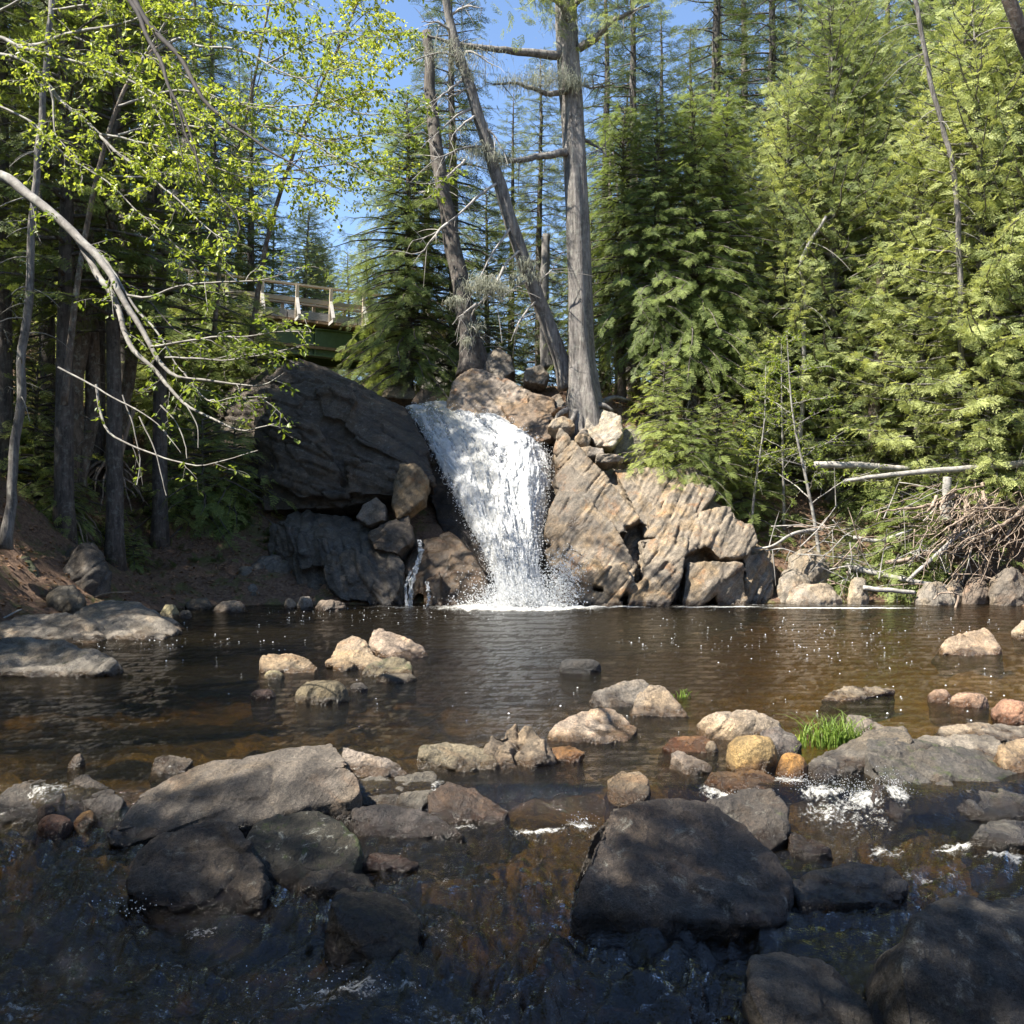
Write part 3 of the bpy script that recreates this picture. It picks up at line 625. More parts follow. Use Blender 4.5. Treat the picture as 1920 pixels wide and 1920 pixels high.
R3('grey tilted slab leaning against a striped rock',(.25,.235,.22),[(1107,1315,.0),(1112,1296,.25),(1160,1278,.5),(1205,1270,.6),(1220,1280,.5),(1215,1300,.3),(1190,1320,.1),(1150,1326,0)],back=.3,sm=5,amp=.03,lich=.2,strata=.008,sfreq=18,bed=(-.4,-.3,.85),wetb=.06)
R3('triangular rock with dark stripes in the pool',(.29,.255,.215),[(1184,1336,.0),(1190,1310,.2),(1215,1284,.45),(1245,1286,.45),(1275,1318,.2),(1293,1342,.0),(1240,1344,-.03)],back=.3,sm=1,amp=.03,strata=.035,sfreq=15,bed=(.72,-.1,.68),lich=.05)
RB('smooth flat blackish stone in the pool',(.045,.046,.05),1047,1131,1237,1264,flat=.95,ang=.2,dep=.6,sm=8,amp=.02,lich=0)
RB('smooth olive-brown dome stone left of the pool centre',(.2,.175,.115),546,656,1278,1322,peak=.55,flat=.75,ang=.15,dep=.8,sm=10,amp=.015,lich=.1)
R3('flat-topped tan block left of the stone cluster',TAN,[(490,1250,.0),(492,1228,.35),(545,1224,.5),(572,1233,.4),(596,1250,.15),(590,1260,.02),(530,1262,-.05)],back=.3,sm=2,amp=.03,lich=.2,moss=.15)
R3('rounded pale stone at the back of the cluster',(.42,.355,.285),[(618,1232,.1),(632,1205,.35),(660,1190,.45),(685,1198,.4),(702,1225,.2),(690,1240,0),(640,1240,0)],back=.4,sm=6,amp=.03,lich=.1)
R3('pale angular rock with rusty bands, tallest of the cluster',(.44,.37,.315),[(690,1200,.4),(700,1179,.6),(722,1180,.6),(760,1192,.5),(790,1212,.3),(805,1228,.1),(770,1234,0),(720,1232,.0)],back=.3,sm=1,amp=.03,strata=.02,sfreq=10,bed=(.5,-.2,.8),lich=.0)
R3('sloping tan slab in front of the rounded pale stone',(.4,.33,.24),[(610,1240,.1),(640,1218,.35),(690,1220,.35),(722,1235,.2),(710,1252,.0),(660,1256,0)],back=.2,sm=3,amp=.03,lich=.1)
R3('greenish stone in front of the angular rock',(.27,.25,.18),[(678,1262,.0),(690,1244,.2),(740,1232,.4),(770,1240,.35),(775,1262,.05),(720,1268,0)],back=.2,sm=3,amp=.04,lich=.1,moss=.3)
RB('small tan stone at the front of the cluster',TAN,620,668,1240,1259,flat=.6,sm=4,amp=.05,lich=0)
RB('small pale greenish stone below the tan block',(.4,.38,.25),492,533,1256,1273,flat=.7,sm=3,amp=.05,lich=0)
RB('low wet stone at the right foot of the cluster',(.15,.14,.12),700,785,1264,1281,flat=.8,sm=4,amp=.04,lich=0)
RB('small reddish-grey stone left of the dome stone',(.28,.2,.17),466,516,1293,1312,flat=.6,sm=5,amp=.04,lich=0)
RB('small dark stone behind the dome stone',(.15,.14,.13),652,690,1280,1298,flat=.6,sm=4,amp=.04,lich=0)
# left, shaded
R3('flat dark slab awash at the left edge',(.15,.135,.125),[(-20,1500,.1),(30,1468,.35),(110,1455,.5),(119,1475,.35),(112,1515,.1),(60,1535,0),(-20,1535,0)],back=.1,sm=2,amp=.03)
R3('dark angular stone left of the tilted slab',(.15,.14,.14),[(120,1500,.1),(128,1465,.35),(155,1455,.4),(190,1470,.3),(235,1495,.12),(225,1525,0),(160,1532,0)],back=.2,sm=2,amp=.05)
RB('small reddish stone below the flat dark slab',(.24,.14,.1),62,131,1530,1562,flat=.6,sm=4,amp=.04,lich=0)
RB('small amber stone beside the reddish one',AMB,132,182,1522,1553,flat=.5,tilt=.5,sm=4,amp=.04,lich=0)
RB('tiny brown stone between two dark stones on the left',(.16,.11,.08),64,104,1508,1535,sm=4,seed=9,lich=0)
R3('low dark stone behind the left end of the tilted slab',(.16,.14,.12),[(282,1440,.0),(290,1420,.2),(330,1412,.25),(362,1425,.1),(350,1450,0)],back=.2,sm=3,amp=.05)
RB('pointed stone breaking the water at left',(.2,.17,.15),125,158,1412,1440,peak=.7,flat=.3,sm=2,lich=0)
R3('huge smooth grey boulder on the left shore, upper of three',(.3,.285,.265),[(120,1196,.3),(130,1148,1.2),(160,1130,1.7),(205,1117,2.1),(262,1120,2.0),(300,1158,1.2),(328,1184,.5),(310,1196,.1),(220,1200,.0)],back=1.2,vox=.035,sm=5,amp=.03,lich=.45)
R3('smooth grey boulder at the left edge, middle of three',(.32,.3,.275),[(-40,1190,.4),(0,1162,.9),(40,1146,1.3),(125,1144,1.3),(170,1164,.8),(196,1192,.3),(185,1206,.0),(90,1202,0)],back=1.0,vox=.03,sm=4,amp=.03,lich=.4)
R3('long grey slab at the left edge, lowest of three',(.27,.26,.245),[(-60,1255,.1),(-60,1200,1.0),(20,1196,1.0),(110,1201,.95),(180,1216,.6),(213,1245,.15),(180,1262,.02),(60,1270,0)],back=.6,vox=.025,sm=4,amp=.04,lich=.5,moss=.15)
RB('pale yellowish stone at the water edge by the shore boulders',(.42,.4,.27),297,336,1134,1158,sm=3,lich=.1,seed=11)
RB('small grey stone beside the pale yellowish one',GREY,332,360,1144,1160,sm=3,seed=12)
RB('flat grey stone on the shore, left of the stone slabs',GREY,342,398,1122,1143,flat=.8,sm=2,seed=13)
RB('angular grey stone on the shore below the stone slabs',(.27,.25,.235),396,462,1128,1150,flat=.7,sm=2,seed=14)
RB('small light stone on the shore under the dark ledge',(.33,.31,.29),530,556,1122,1142,sm=2,seed=15)
RB('squarish grey stone on the shore under the dark ledge',(.24,.23,.22),556,586,1118,1144,flat=.9,sm=2,seed=16)
RB('flat brownish stone on the shore beside the lower ledge',(.24,.2,.17),586,650,1126,1146,flat=.8,sm=2,seed=17)
# ---------------------------------------------------------------- bedrock beside the falls
def BL(*pts,back=None):
    """block from picture points with their own distances (px,py,Y); back pushes a rear copy"""
    L=[W(*p) for p in pts]
    if back:
        L+= [W(*p)+np.array([0,back,-.25*back]) for p in pts]
    return L
def wetnear(x0,w0):   # rock kept wet by the spray
    return lambda V,N: (1-sstep(x0,x0+w0,V[:,0]+.25*fbm(V*2.5,3)))*.9
rc=[BL((1040,1150,22.7),(1200,1150,22.65),(1395,1150,22.9),(1450,1150,23.4),(1030,1060,23.3),(1180,1050,23.1),(1400,1040,23.3),(1450,1040,23.8),(1058,865,24.9),(1160,895,24.7),(1300,895,24.9),(1390,975,24.4),back=2.2),
 # long upper slab whose edge faces the falls
 BL((1050,802,24.5),(1072,826,24.2),(1148,905,23.6),(1205,975,23.0),(1160,990,22.95),(1100,930,23.5),(1048,880,24.1),(1040,842,24.5),back=.9),
 BL((1040,890,23.8),(1064,868,23.9),(1150,950,23.2),(1178,1000,22.8),(1110,985,22.9),(1046,925,23.5),back=.8),
 # lower slab
 BL((1046,918,23.4),(1086,925,23.3),(1150,975,22.8),(1196,1060,22.25),(1186,1112,22.05),(1108,1088,22.15),(1045,1040,22.7),(1020,1000,23.0),(1028,950,23.2),back=.8),
 BL((1020,1030,22.9),(1056,1010,22.65),(1110,1050,22.3),(1120,1095,22.1),(1060,1085,22.3),(1030,1062,22.7),back=.6),
 BL((1070,1060,22.3),(1120,1040,22.15),(1138,1070,22.0),(1130,1100,22.0),(1080,1092,22.1),back=.5),
 BL((1140,1060,22.1),(1175,1052,22.05),(1186,1085,21.95),(1165,1120,21.95),(1132,1108,22.0),back=.5),
 BL((1042,1095,22.3),(1100,1098,22.1),(1168,1128,21.95),(1165,1145,21.95),(1050,1145,22.15),back=.5),
 BL((1185,1100,22.1),(1210,1085,22.1),(1205,1145,22.0),(1175,1145,22.0),back=.4),
 # middle blocks along the water
 BL((1205,1060,22.4),(1285,1040,22.3),(1278,1080,22.1),(1255,1128,21.95),(1210,1130,21.95),(1210,1148,21.95),(1250,1148,21.95),back=.7),
 BL((1200,1010,22.8),(1290,1012,22.7),(1285,1045,22.35),(1210,1065,22.35),back=.8),
 BL((1290,1058,22.4),(1340,1050,22.3),(1392,1058,22.4),(1330,1105,22.0),(1310,1148,22.0),(1275,1148,22.05),back=.7),
 BL((1345,1090,22.2),(1395,1062,22.4),(1398,1148,22.3),(1345,1148,22.15),back=.6),
 # upper right tilted blocks
 BL((1150,880,24.4),(1290,872,24.6),(1338,892,24.5),(1290,935,23.9),(1205,985,23.2),(1200,950,23.5),back=.9),
 BL((1210,1005,22.9),(1215,960,23.2),(1275,905,23.9),(1338,905,24.1),(1345,925,23.9),(1300,975,23.2),(1255,1010,22.8),back=.7),
 BL((1255,1015,22.8),(1305,962,23.2),(1372,945,23.5),(1380,965,23.3),(1330,1020,22.6),(1290,1035,22.55),back=.7),
 BL((1325,1022,22.6),(1372,960,23.2),(1412,985,23.2),(1422,1015,23.0),(1400,1040,22.7),(1350,1048,22.5),back=.8),
 BL((1395,1040,22.9),(1440,1030,23.3),(1450,1148,23.1),(1402,1148,22.6),back=.8)]
ol=rock('rock_outcrop',rc,.034,'sunlit tan and grey layered outcrop right of the waterfall','outcrop',col=(.34,.305,.26),sm=1,amp=.010,strata=.09,sfreq=4.2,groove=.07,fine2=.035,frac=(.34,2.6,1.5,.12),fracw=lambda V:.0+.6*sstep(2.1,3.2,V[:,0]),tones=[-.1,-.05,-.35,-.2,-.1,.35,.45,-.15,.0,-.3,-.1,-.2,-.25,.15,.1,.15,.05,-.1],bed=(-.72,-.25,.65),zw=0.0,wetb=.10,lich=.25,mat=M_CLIFF,fine=.005,wetf=lambda V,N:(1-sstep(.95,1.7,V[:,0]+.35*fbm(V*1.5,3)))*.55+.55*sstep(.0,.25,fbm(V*np.array([1.0,.4,.8])+9,3)-.12)*(1-sstep(2.2,3.2,V[:,0])),moss=.12,crease=.25)
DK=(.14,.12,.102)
ll=[BL((395,770,27.6),(440,715,28.2),(500,690,28.2),(530,760,26.8),(510,935,25.8),(405,940,26.5),back=2.0),
 BL((490,960,25.4),(620,955,24.9),(740,935,24.4),(812,905,24.3),(480,850,26),(478,720,27.3),(560,672,28),(640,702,27.7),(700,738,27.2),(762,764,26.8),(812,870,25.1),(520,760,26.2),(640,745,26),(770,870,24.6),back=2.5),
 BL((640,735,26.0),(720,748,26.5),(790,812,25.6),(810,872,24.9),(765,872,24.5),(690,840,24.9),(640,800,25.2),back=1.0),
 BL((590,725,26.2),(655,722,25.9),(668,748,25.6),(652,790,25.3),(600,780,25.6),back=.8),
 BL((510,790,25.7),(560,775,25.4),(600,800,25.2),(650,930,24.5),(560,935,24.8),(510,900,25.3),back=.8),
 BL((650,860,24.7),(745,872,24.4),(755,900,24.2),(735,935,24.2),(650,925,24.5),back=.8)]
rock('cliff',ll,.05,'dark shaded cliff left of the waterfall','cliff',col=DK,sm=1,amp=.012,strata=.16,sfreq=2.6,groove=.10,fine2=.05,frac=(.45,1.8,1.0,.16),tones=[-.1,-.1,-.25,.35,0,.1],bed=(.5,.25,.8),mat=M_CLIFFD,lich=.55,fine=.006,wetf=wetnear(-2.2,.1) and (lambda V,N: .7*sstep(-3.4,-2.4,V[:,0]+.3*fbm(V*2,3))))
rock('rock',[BL((738,905,24.0),(752,872,24.0),(775,868,23.9),(802,895,24.0),(796,935,23.7),(770,955,23.6),(745,972,23.5),(732,945,23.7),back=.8)],.035,'pointed rock with a sunlit yellowish face under the dark cliff','rock',col=(.27,.215,.145),sm=1,amp=.04,strata=.03,sfreq=10,bed=(.8,.2,.5),mat=M_CLIFF)
rock('rock',[BL((668,970,23.9),(680,945,24.1),(705,932,24.1),(722,945,23.9),(724,975,23.6),(690,985,23.6),back=.7)],.035,'rounded rock on the ferny ledge beside the pointed rock','rock',col=(.26,.225,.2),sm=3,amp=.04)
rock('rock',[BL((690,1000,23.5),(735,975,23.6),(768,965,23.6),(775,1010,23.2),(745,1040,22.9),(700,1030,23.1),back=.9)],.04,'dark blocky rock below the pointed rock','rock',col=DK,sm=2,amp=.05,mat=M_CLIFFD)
rock('rock_ledge',[BL((500,985,24.6),(640,995,24.0),(715,1020,23.4),(762,1060,22.8),(752,1148,22.3),(690,1148,22.4),(600,1125,22.8),(500,1085,23.9),(560,960,25.4),(700,975,24.4),back=1.6),
 BL((610,1040,23.0),(660,1020,23.1),(700,1060,22.6),(690,1130,22.2),(640,1125,22.3),(605,1090,22.7),back=.6),
 BL((690,1070,22.6),(745,1062,22.6),(752,1100,22.3),(730,1148,22.1),(690,1148,22.2),back=.5),
 BL((540,1000,23.9),(610,1010,23.4),(620,1060,23.0),(560,1070,23.2),back=.6),
 BL((520,975,24.3),(545,985,24.0),(548,1050,23.7),(515,1035,24.0),back=.5)],.04,'dark jagged lower ledge left of the waterfall foot','ledge',col=(.15,.14,.13),sm=1,amp=.012,strata=.12,sfreq=4,groove=.07,fine2=.03,frac=(.3,.8,.7,.12),bed=(.8,-.1,.45),zw=0,mat=M_CLIFFD,lich=.4,fine=.006)
rock('boulder',[BL((788,1015,23.7),(845,998,23.9),(885,1035,23.3),(912,1095,22.5),(918,1148,22.15),(800,1148,22.2),(778,1080,22.9),back=1.2),
 BL((755,1060,23.2),(800,1010,23.8),(812,1060,23.0),(765,1148,22.3),(740,1148,22.4),back=1.0),
 BL((800,1085,22.5),(825,1070,22.4),(828,1148,22.1),(795,1148,22.15),back=.4)],.04,'wet brown dome of rock at the left foot of the waterfall','boulder',col=(.21,.165,.115),sm=4,amp=.03,strata=.02,sfreq=9,bed=(.6,-.2,.75),zw=0,mat=M_CLIFF,lich=0,wetf=lambda V,N:.75+.25*fbm(V*3,2))
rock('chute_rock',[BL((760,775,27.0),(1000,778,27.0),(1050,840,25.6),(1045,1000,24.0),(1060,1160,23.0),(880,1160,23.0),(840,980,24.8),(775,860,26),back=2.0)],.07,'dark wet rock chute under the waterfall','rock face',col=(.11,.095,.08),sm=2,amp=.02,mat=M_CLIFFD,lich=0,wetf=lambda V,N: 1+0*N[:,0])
# rocks at the lip
rock('boulder',[BL((835,755,26.9),(845,720,27.2),(870,692,27.5),(905,690,27.5),(960,715,27.1),(1010,740,26.8),(1010,775,26.3),(965,800,26.0),(900,770,26.4),(838,768,26.6),back=1.8)],.045,'big smooth grey boulder at the lip of the waterfall','boulder',col=(.36,.325,.30),sm=4,amp=.03,strata=.03,sfreq=5,bed=(.3,.3,.9),mat=M_CLIFF,lich=.2)
rock('rock',[BL((940,760,26.2),(985,752,26.2),(1030,790,25.6),(1040,820,25.3),(1010,830,25.3),(960,800,25.8),back=1.2),BL((985,735,26.3),(1040,745,26.2),(1050,790,25.7),(1010,785,25.7),back=.9)],.04,'cracked brown ledge at the right lip of the waterfall','rock',col=(.26,.21,.17),sm=1,amp=.03,strata=.04,sfreq=8,bed=(.2,.2,.95),mat=M_CLIFF)
rock('boulder',[BL((905,690,27.9),(910,660,28.1),(935,650,28.1),(960,660,28),(968,695,27.7),(940,712,27.4),back=1)],.04,'grey striped boulder under the dark spruce trunk','boulder',col=(.3,.29,.28),sm=3,amp=.04,strata=.03,sfreq=10,bed=(.9,.1,.3))
rock('boulder',[BL((980,715,27.2),(985,690,27.4),(1015,682,27.4),(1030,700,27.2),(1022,722,27),back=.8)],.04,'grey boulder left of the leaning trunk foot','boulder',col=(.27,.26,.25),sm=3,amp=.04)
rock('rock',[BL((1025,790,26.2),(1030,745,26.4),(1050,735,26.4),(1062,760,26.1),(1060,790,25.9),back=.6)],.035,'dark pointed rock left of the great cedar base','rock',col=(.19,.185,.18),sm=1,amp=.05)
rock('boulder',[BL((712,745,29.5),(722,725,29.7),(748,716,29.8),(775,728,29.6),(785,750,29.3),back=1)],.05,'pale round boulder below the concrete pier','boulder',col=(.42,.39,.33),sm=5,amp=.03)
rock('rock',[BL((770,755,28.5),(790,728,28.7),(850,735,28.5),(850,765,28),back=1)],.05,'low brown rock behind the lip beside the pale boulder','rock',col=(.26,.21,.17),sm=2,amp=.05)
rock('boulder',[BL((1098,805,25.3),(1102,775,25.5),(1130,762,25.6),(1162,780,25.4),(1165,815,25.1),(1150,838,24.9),(1120,835,24.9),back=1)],.032,'white angular boulder below the great cedar','boulder',col=(.5,.48,.44),sm=2,amp=.035,lich=.3)
rock('boulder',[BL((1150,865,25.3),(1150,815,25.6),(1180,795,25.7),(1215,815,25.5),(1212,868,25.2),back=1)],.04,'grey shaded boulder right of the white angular boulder','boulder',col=(.3,.295,.285),sm=3,amp=.03,lich=.5)
_sm=[('light block of stone on top of the tilted slab',(1055,800,24.9,52,40)),('grey broken stone below the white boulder',(1105,850,24.5,70,34)),('small wedge of stone beside the white boulder foot',(1092,822,24.8,30,44)),
 ('orange-stained stone under the cedar roots',(1062,775,25.6,60,36)),('pale flat stone at the head of the outcrop',(1140,858,24.3,60,22))]
for i,(lb,(px,py,Y,w,h)) in enumerate(_sm):
    rnd=random.Random(50+i); pts=[]
    for a in range(8):
        t=a*math.pi/4; pts.append((px+math.cos(t)*w/2*rnd.uniform(.75,1.1),py+math.sin(t)*h/2*rnd.uniform(.75,1.1),Y+rnd.uniform(-.15,.15)))
    rock('rock',[BL(*pts,back=.5)],.03,lb,'rock',col=[(.42,.39,.35),(.32,.3,.28),(.38,.35,.32),(.4,.27,.18),(.45,.42,.38)][i],sm=1,amp=.05,mat=M_CLIFF)
# right bank boulders at the water line and left bank stones
def BK(label,px0,px1,pt,pb,Y,col,sm=3,seed=0,dep=.8,name='boulder',peak=.5,**k):
    rnd=random.Random(seed); w=(px1-px0); L=[]
    for (v,wd,dy) in ((0,.95,0),(.35,1.0,.02),(.7,.85,.25),(1,.45,.5)):
        for a in range(7):
            t=a*2*math.pi/7+rnd.random()*.6
            px=(px0+px1)/2+math.cos(t)*w/2*wd*rnd.uniform(.8,1.05)+(peak-.5)*w*v*.6
            L.append(W(px,pb+(pt-pb)*v*rnd.uniform(.85,1.03),Y+dy*dep+(math.sin(t)*.5+.5)*w/F*Y*dep))
    L+= [p+np.array([0,0,-.3]) for p in L[:7]]
    return rock(name,[L],max(.03,w/F*Y/40),label,col=col,sm=sm,amp=.045,**k)
BK('big grey boulder above the right shore stones',1470,1562,1028,1085,23.4,(.32,.3,.27),seed=1,lich=.4)
BK('rounded stone at the foot of the outcrop on the right shore',1450,1524,1068,1128,22.8,(.36,.34,.31),seed=2)
BK('long flat pale stone on the right shore',1474,1582,1095,1138,22.3,(.42,.39,.35),seed=3,dep=.5)
BK('pointed pale stone on the right shore',1582,1632,1086,1138,22.3,(.42,.39,.34),seed=4,peak=.6,sm=2)
BK('grey boulder under the brush on the right shore',1712,1792,1092,1142,22.1,(.3,.285,.265),seed=5)
BK('small grey stone between the brush boulders',1765,1812,1085,1130,22.6,(.3,.28,.25),seed=6)
BK('brown stone under the exposed roots',1800,1862,1082,1132,22.4,(.24,.2,.17),seed=7)
BK('big dark stone at the far right of the shore',1850,1940,1062,1136,22.0,(.22,.2,.18),seed=8)
BK('tan boulder in the litter above the flat pale stone',1560,1640,1030,1075,24.2,(.3,.25,.2),seed=9)
BK('mossy boulder at the left edge of the bank',-30,95,1042,1130,18.5,(.2,.19,.16),seed=10,mossf=lambda V,N:.8*sstep(.2,.8,N[:,2]))
BK('dark overhanging rock beside the mossy boulder',92,212,1020,1098,19.5,(.15,.14,.135),seed=11,sm=2)
BK('grey stone wedged under the overhanging rock',80,165,1095,1140,18.0,(.19,.18,.16),seed=12,sm=2)
BK('flat grey slab on the left bank, long and sloping',392,532,1062,1140,22.6,(.25,.24,.23),seed=13,sm=2,dep=1.5)
BK('narrow slab above the sloping slab on the left bank',455,560,1040,1085,23.4,(.22,.21,.2),seed=14,sm=2)
BK('small bright stone among the trunks on the left bank',158,196,822,850,24.6,(.42,.38,.3),seed=15)
# ================================================================ waterfall
def edge(pts,v):
    pts=np.array([W(*p) for p in pts]); L=np.linspace(0,1,len(pts))
    return np.stack([np.interp(v,L,pts[:,k]) for k in range(3)],1)
nu,nv=190,520
v=np.linspace(0,1,nv); u=np.linspace(0,1,nu)
EL=[(752,757,27.4),(776,772,26.5),(805,830,25.6),(834,890,24.9),(866,950,24.2),(900,1010,23.5),(924,1065,22.8),(938,1110,22.2),(940,1150,21.85)]
ER=[(950,764,27.2),(985,790,26.2),(1022,835,25.3),(1032,880,24.7),(1024,940,24.1),(1014,1000,23.4),(1006,1050,22.8),(1014,1100,22.1),(1030,1150,21.75)]
A=edge(EL,v); B=edge(ER,v)
for q in (A,B):
    for c in range(3):
        for _ in range(20): q[1:-1,c]=(q[:-2,c]+2*q[1:-1,c]+q[2:,c])/4
S=A[:,None,:]+(B-A)[:,None,:]*u[None,:,None]
wdt=np.linalg.norm(B-A,axis=1)
dn=np.gradient(A*.5+B*.5,axis=0); dn/=np.linalg.norm(dn,axis=1)[:,None]
ac=(B-A)/wdt[:,None]; nr=np.cross(dn,ac); nr*=np.sign(-nr[:,1])[:,None]
U=np.repeat(u[None,:],nv,0); Vv=np.repeat(v[:,None],nu,1)
xs=(S[...,0]).ravel(); s_len=(Vv*5.6).ravel()
xs=(U*2.5+.25*Vv).ravel()
Q=np.stack([xs*1.0,s_len,0*xs],1)
warp=.35*fbm(Q*np.array([1.2,.5,1])+3,3)
Qs=np.stack([xs*2.6+warp*1.5,s_len*.75+warp,0*xs],1)
st=fbm(Qs,5,g=.6); st2=fbm(Qs*np.array([3.5,2.6,1])+20,4,g=.65); st3=fbm(np.stack([xs*9,s_len*6,0*xs],1),3,g=.7)
edgef=np.minimum(U,1-U).ravel(); prof=np.sqrt(np.clip(edgef*4,0,1))
grow=(.25+.75*sstep(.05,.5,Vv.ravel()))
off=.10*prof+grow*(.16*st+.06*st2+.022*st3)+.12*np.sin(np.pi*np.clip(U.ravel(),0,1))*grow
off-=.25*(1-prof)
# the right-hand jet leaps outward
jet=np.exp(-((U.ravel()-.83)/.13)**2)*sstep(.10,.25,Vv.ravel())*(1-sstep(.5,.8,Vv.ravel())); off+=.22*jet
off+=.35*sstep(.86,1.0,Vv.ravel())*(.5+fbm(Q*3,3))*prof
NR=np.repeat(nr[:,None,:],nu,1).reshape(-1,3)
PV=S.reshape(-1,3)+NR*off[:,None]
PV[:,0]+=grow*.015*st3+.03*st2
white=.66+.75*st2*.6+.45*st+.3*st3+.55*sstep(.30,.62,Vv.ravel())+.5*jet-.20*np.exp(-((U.ravel()-.58)/.18)**2-((Vv.ravel()-.24)/.16)**2)-.35*np.exp(-((U.ravel()-.12)/.14)**2-((Vv.ravel()-.10)/.09)**2)
white-=.45*(1-sstep(0,.09,edgef+.05*st2))*(1-sstep(.75,.95,Vv.ravel()))
amber=np.exp(-((U.ravel()-.30)/.07)**2-((Vv.ravel()-.08)/.09)**2)+.35*np.exp(-((U.ravel()-.36)/.12)**2-((Vv.ravel()-.32)/.2)**2)
def fall_mat():
    m,nt,out=newmat('white_water'); g=G(nt)
    pos=g.n('ShaderNodeNewGeometry').outputs['Position']
    w=g.attr('white').outputs['Fac']; am=g.attr('amber').outputs['Fac']
    n=g.noise(g.vmul(pos,(1,1,.4)),16,5,.65,.5); n2=g.noise(g.vmul(pos,(1,1,.6)),38,3,.6)
    f=g.math('ADD',w,g.math('SUBTRACT',g.math('MULTIPLY',n,1.0),.5))
    fac=g.ramp(f,[(.12,0),(.42,.8),(.75,1)])
    c=g.mix(g.ramp(n2,[(.35,0),(.65,1)]),(.58,.60,.61),(.86,.86,.85))
    c=g.mix(g.math('MULTIPLY',am,.55),c,(.6,.5,.24))
    p=g.n('ShaderNodeBsdfPrincipled'); g.l(c,p.inputs['Base Color']); p.inputs['Roughness'].default_value=.5
    h=g.math('ADD',n,g.math('MULTIPLY',n2,.6)); b=g.bump(h,1.0,.07); g.l(b,p.inputs['Normal'])
    tl=g.n('ShaderNodeBsdfTranslucent'); tl.inputs['Color'].default_value=(.85,.86,.86,1)
    pm=g.n('ShaderNodeMixShader'); pm.inputs[0].default_value=.3; g.l(p.outputs[0],pm.inputs[1]); g.l(tl.outputs[0],pm.inputs[2])
    tr=g.n('ShaderNodeBsdfTransparent'); tr.inputs['Color'].default_value=(.62,.5,.34,1)
    gl=g.n('ShaderNodeBsdfGlossy'); gl.inputs['Roughness'].default_value=.12; g.l(b,gl.inputs['Normal'])
    fr=g.n('ShaderNodeFresnel'); g.l(b,fr.inputs['Normal'])
    m1=g.n('ShaderNodeMixShader'); g.l(g.math('ADD',fr.outputs[0],.08),m1.inputs[0]); g.l(tr.outputs[0],m1.inputs[1]); g.l(gl.outputs[0],m1.inputs[2])
    m2=g.n('ShaderNodeMixShader'); g.l(fac,m2.inputs[0]); g.l(m1.outputs[0],m2.inputs[1]); g.l(pm.outputs[0],m2.inputs[2])
    g.l(m2.outputs[0],out.inputs['Surface']); return m
M_FALL=fall_mat()
wf=build('waterfall',PV,[gridF(nu,nv)],M_FALL,attr={'white':white,'amber':amber}); tag(wf,kind='structure')
# thin trickle over the left rocks and thin sheet spilling between falls and dome
def trickle(pts,r,seed):
    C=edge(pts,np.linspace(0,1,90)); n=len(C); k=9
    t=np.linspace(-1,1,k); P=C[:,None,:]+np.stack([t*1.0,-.35*(1-t*t),0*t],1)[None]*(r*(1+1.0*gnoise(np.stack([np.arange(n)*.13+seed,0*np.arange(n),0*np.arange(n)],1))))[:,None,None]
    P=P.reshape(-1,3); P+=.02*np.stack([fbm(P*9,2),fbm(P*9+7,2),0*P[:,0]],1)
    return P,gridF(k,n)
tv=[];tf=[];nn=0
for pts,r in (([(786,1012,23.4),(790,1035,23.0),(782,1060,22.7),(772,1090,22.4),(768,1140,22.15)],.055),([(770,1070,22.7),(760,1100,22.35),(762,1142,22.15)],.03),([(800,1090,22.35),(805,1120,22.15),(800,1142,22.05)],.035),):
    P_,f_=trickle(pts,r,nn); tv.append(P_); tf.append(f_+nn); nn+=len(P_)
tv=np.vstack(tv)
to=build('trickle',tv,[np.vstack(tf)],M_FALL,attr={'white':.22+.9*fbm(tv*np.array([9,9,3]),3),'amber':np.zeros(len(tv))}); tag(to,kind='structure')
# flying drops
rng=np.random.RandomState(5)
n1=11000
iu=rng.beta(.55,.55,n1)*(nu-1); iv=rng.beta(1.5,.95,n1)*(nv-1)
idx=(iv.astype(int)*nu+iu.astype(int))
ctr=PV[idx]+NR[idx]*(rng.exponential(.09,n1)*(.4+.9*iv/nv))[:,None]+rng.normal(0,.05,(n1,3))
side=np.where(iu/nu<.5,-1,1)*rng.exponential(.04,n1)*(np.abs(iu/nu-.5)>.38); ctr[:,0]+=side
n2=8500
b=np.stack([rng.normal(.12,.5,n2),21.75+rng.normal(0,.35,n2),np.abs(rng.exponential(.22,n2))-.02],1)
n3=2200
b3=W(1055,1095,21.9)+np.stack([rng.normal(0,.22,n3),rng.normal(0,.15,n3),rng.normal(0,.36,n3)],1)
n4=1500
rp=[]
for (px,py,sx,sz,nk) in ((1540,1478,.12,.035,260),(1610,1488,.1,.05,260),(1675,1480,.05,.05,200),(1490,1462,.1,.02,150),(1380,1490,.1,.02,150),(800,1540,.07,.02,80),(1090,1545,.06,.02,90),(250,1690,.1,.02,90),(640,1850,.2,.02,90)):
    Y,z=base_on_water(px,py); rp.append(np.array([(px-960)/F*Y,Y,z])+np.stack([rng.normal(0,sx,nk),rng.normal(0,.12,nk),np.abs(rng.normal(0,sz,nk))],1))
rp=np.vstack(rp)
ctr=np.vstack([ctr,b,b3,rp])
rad=np.concatenate([rng.uniform(.005,.019,len(ctr)-len(rp)),rng.uniform(.0018,.0045,len(rp))])
tet=np.array([[1,1,1],[1,-1,-1],[-1,1,-1],[-1,-1,1]])*.7
DV=(ctr[:,None,:]+tet[None]*rad[:,None,None]*rng.uniform(.6,1.3,(len(ctr),1,3))).reshape(-1,3)
base=np.arange(len(ctr))[:,None,None]*4; DF=(base+np.array([[0,1,2],[0,3,1],[0,2,3],[1,3,2]])[None]).reshape(-1,3)
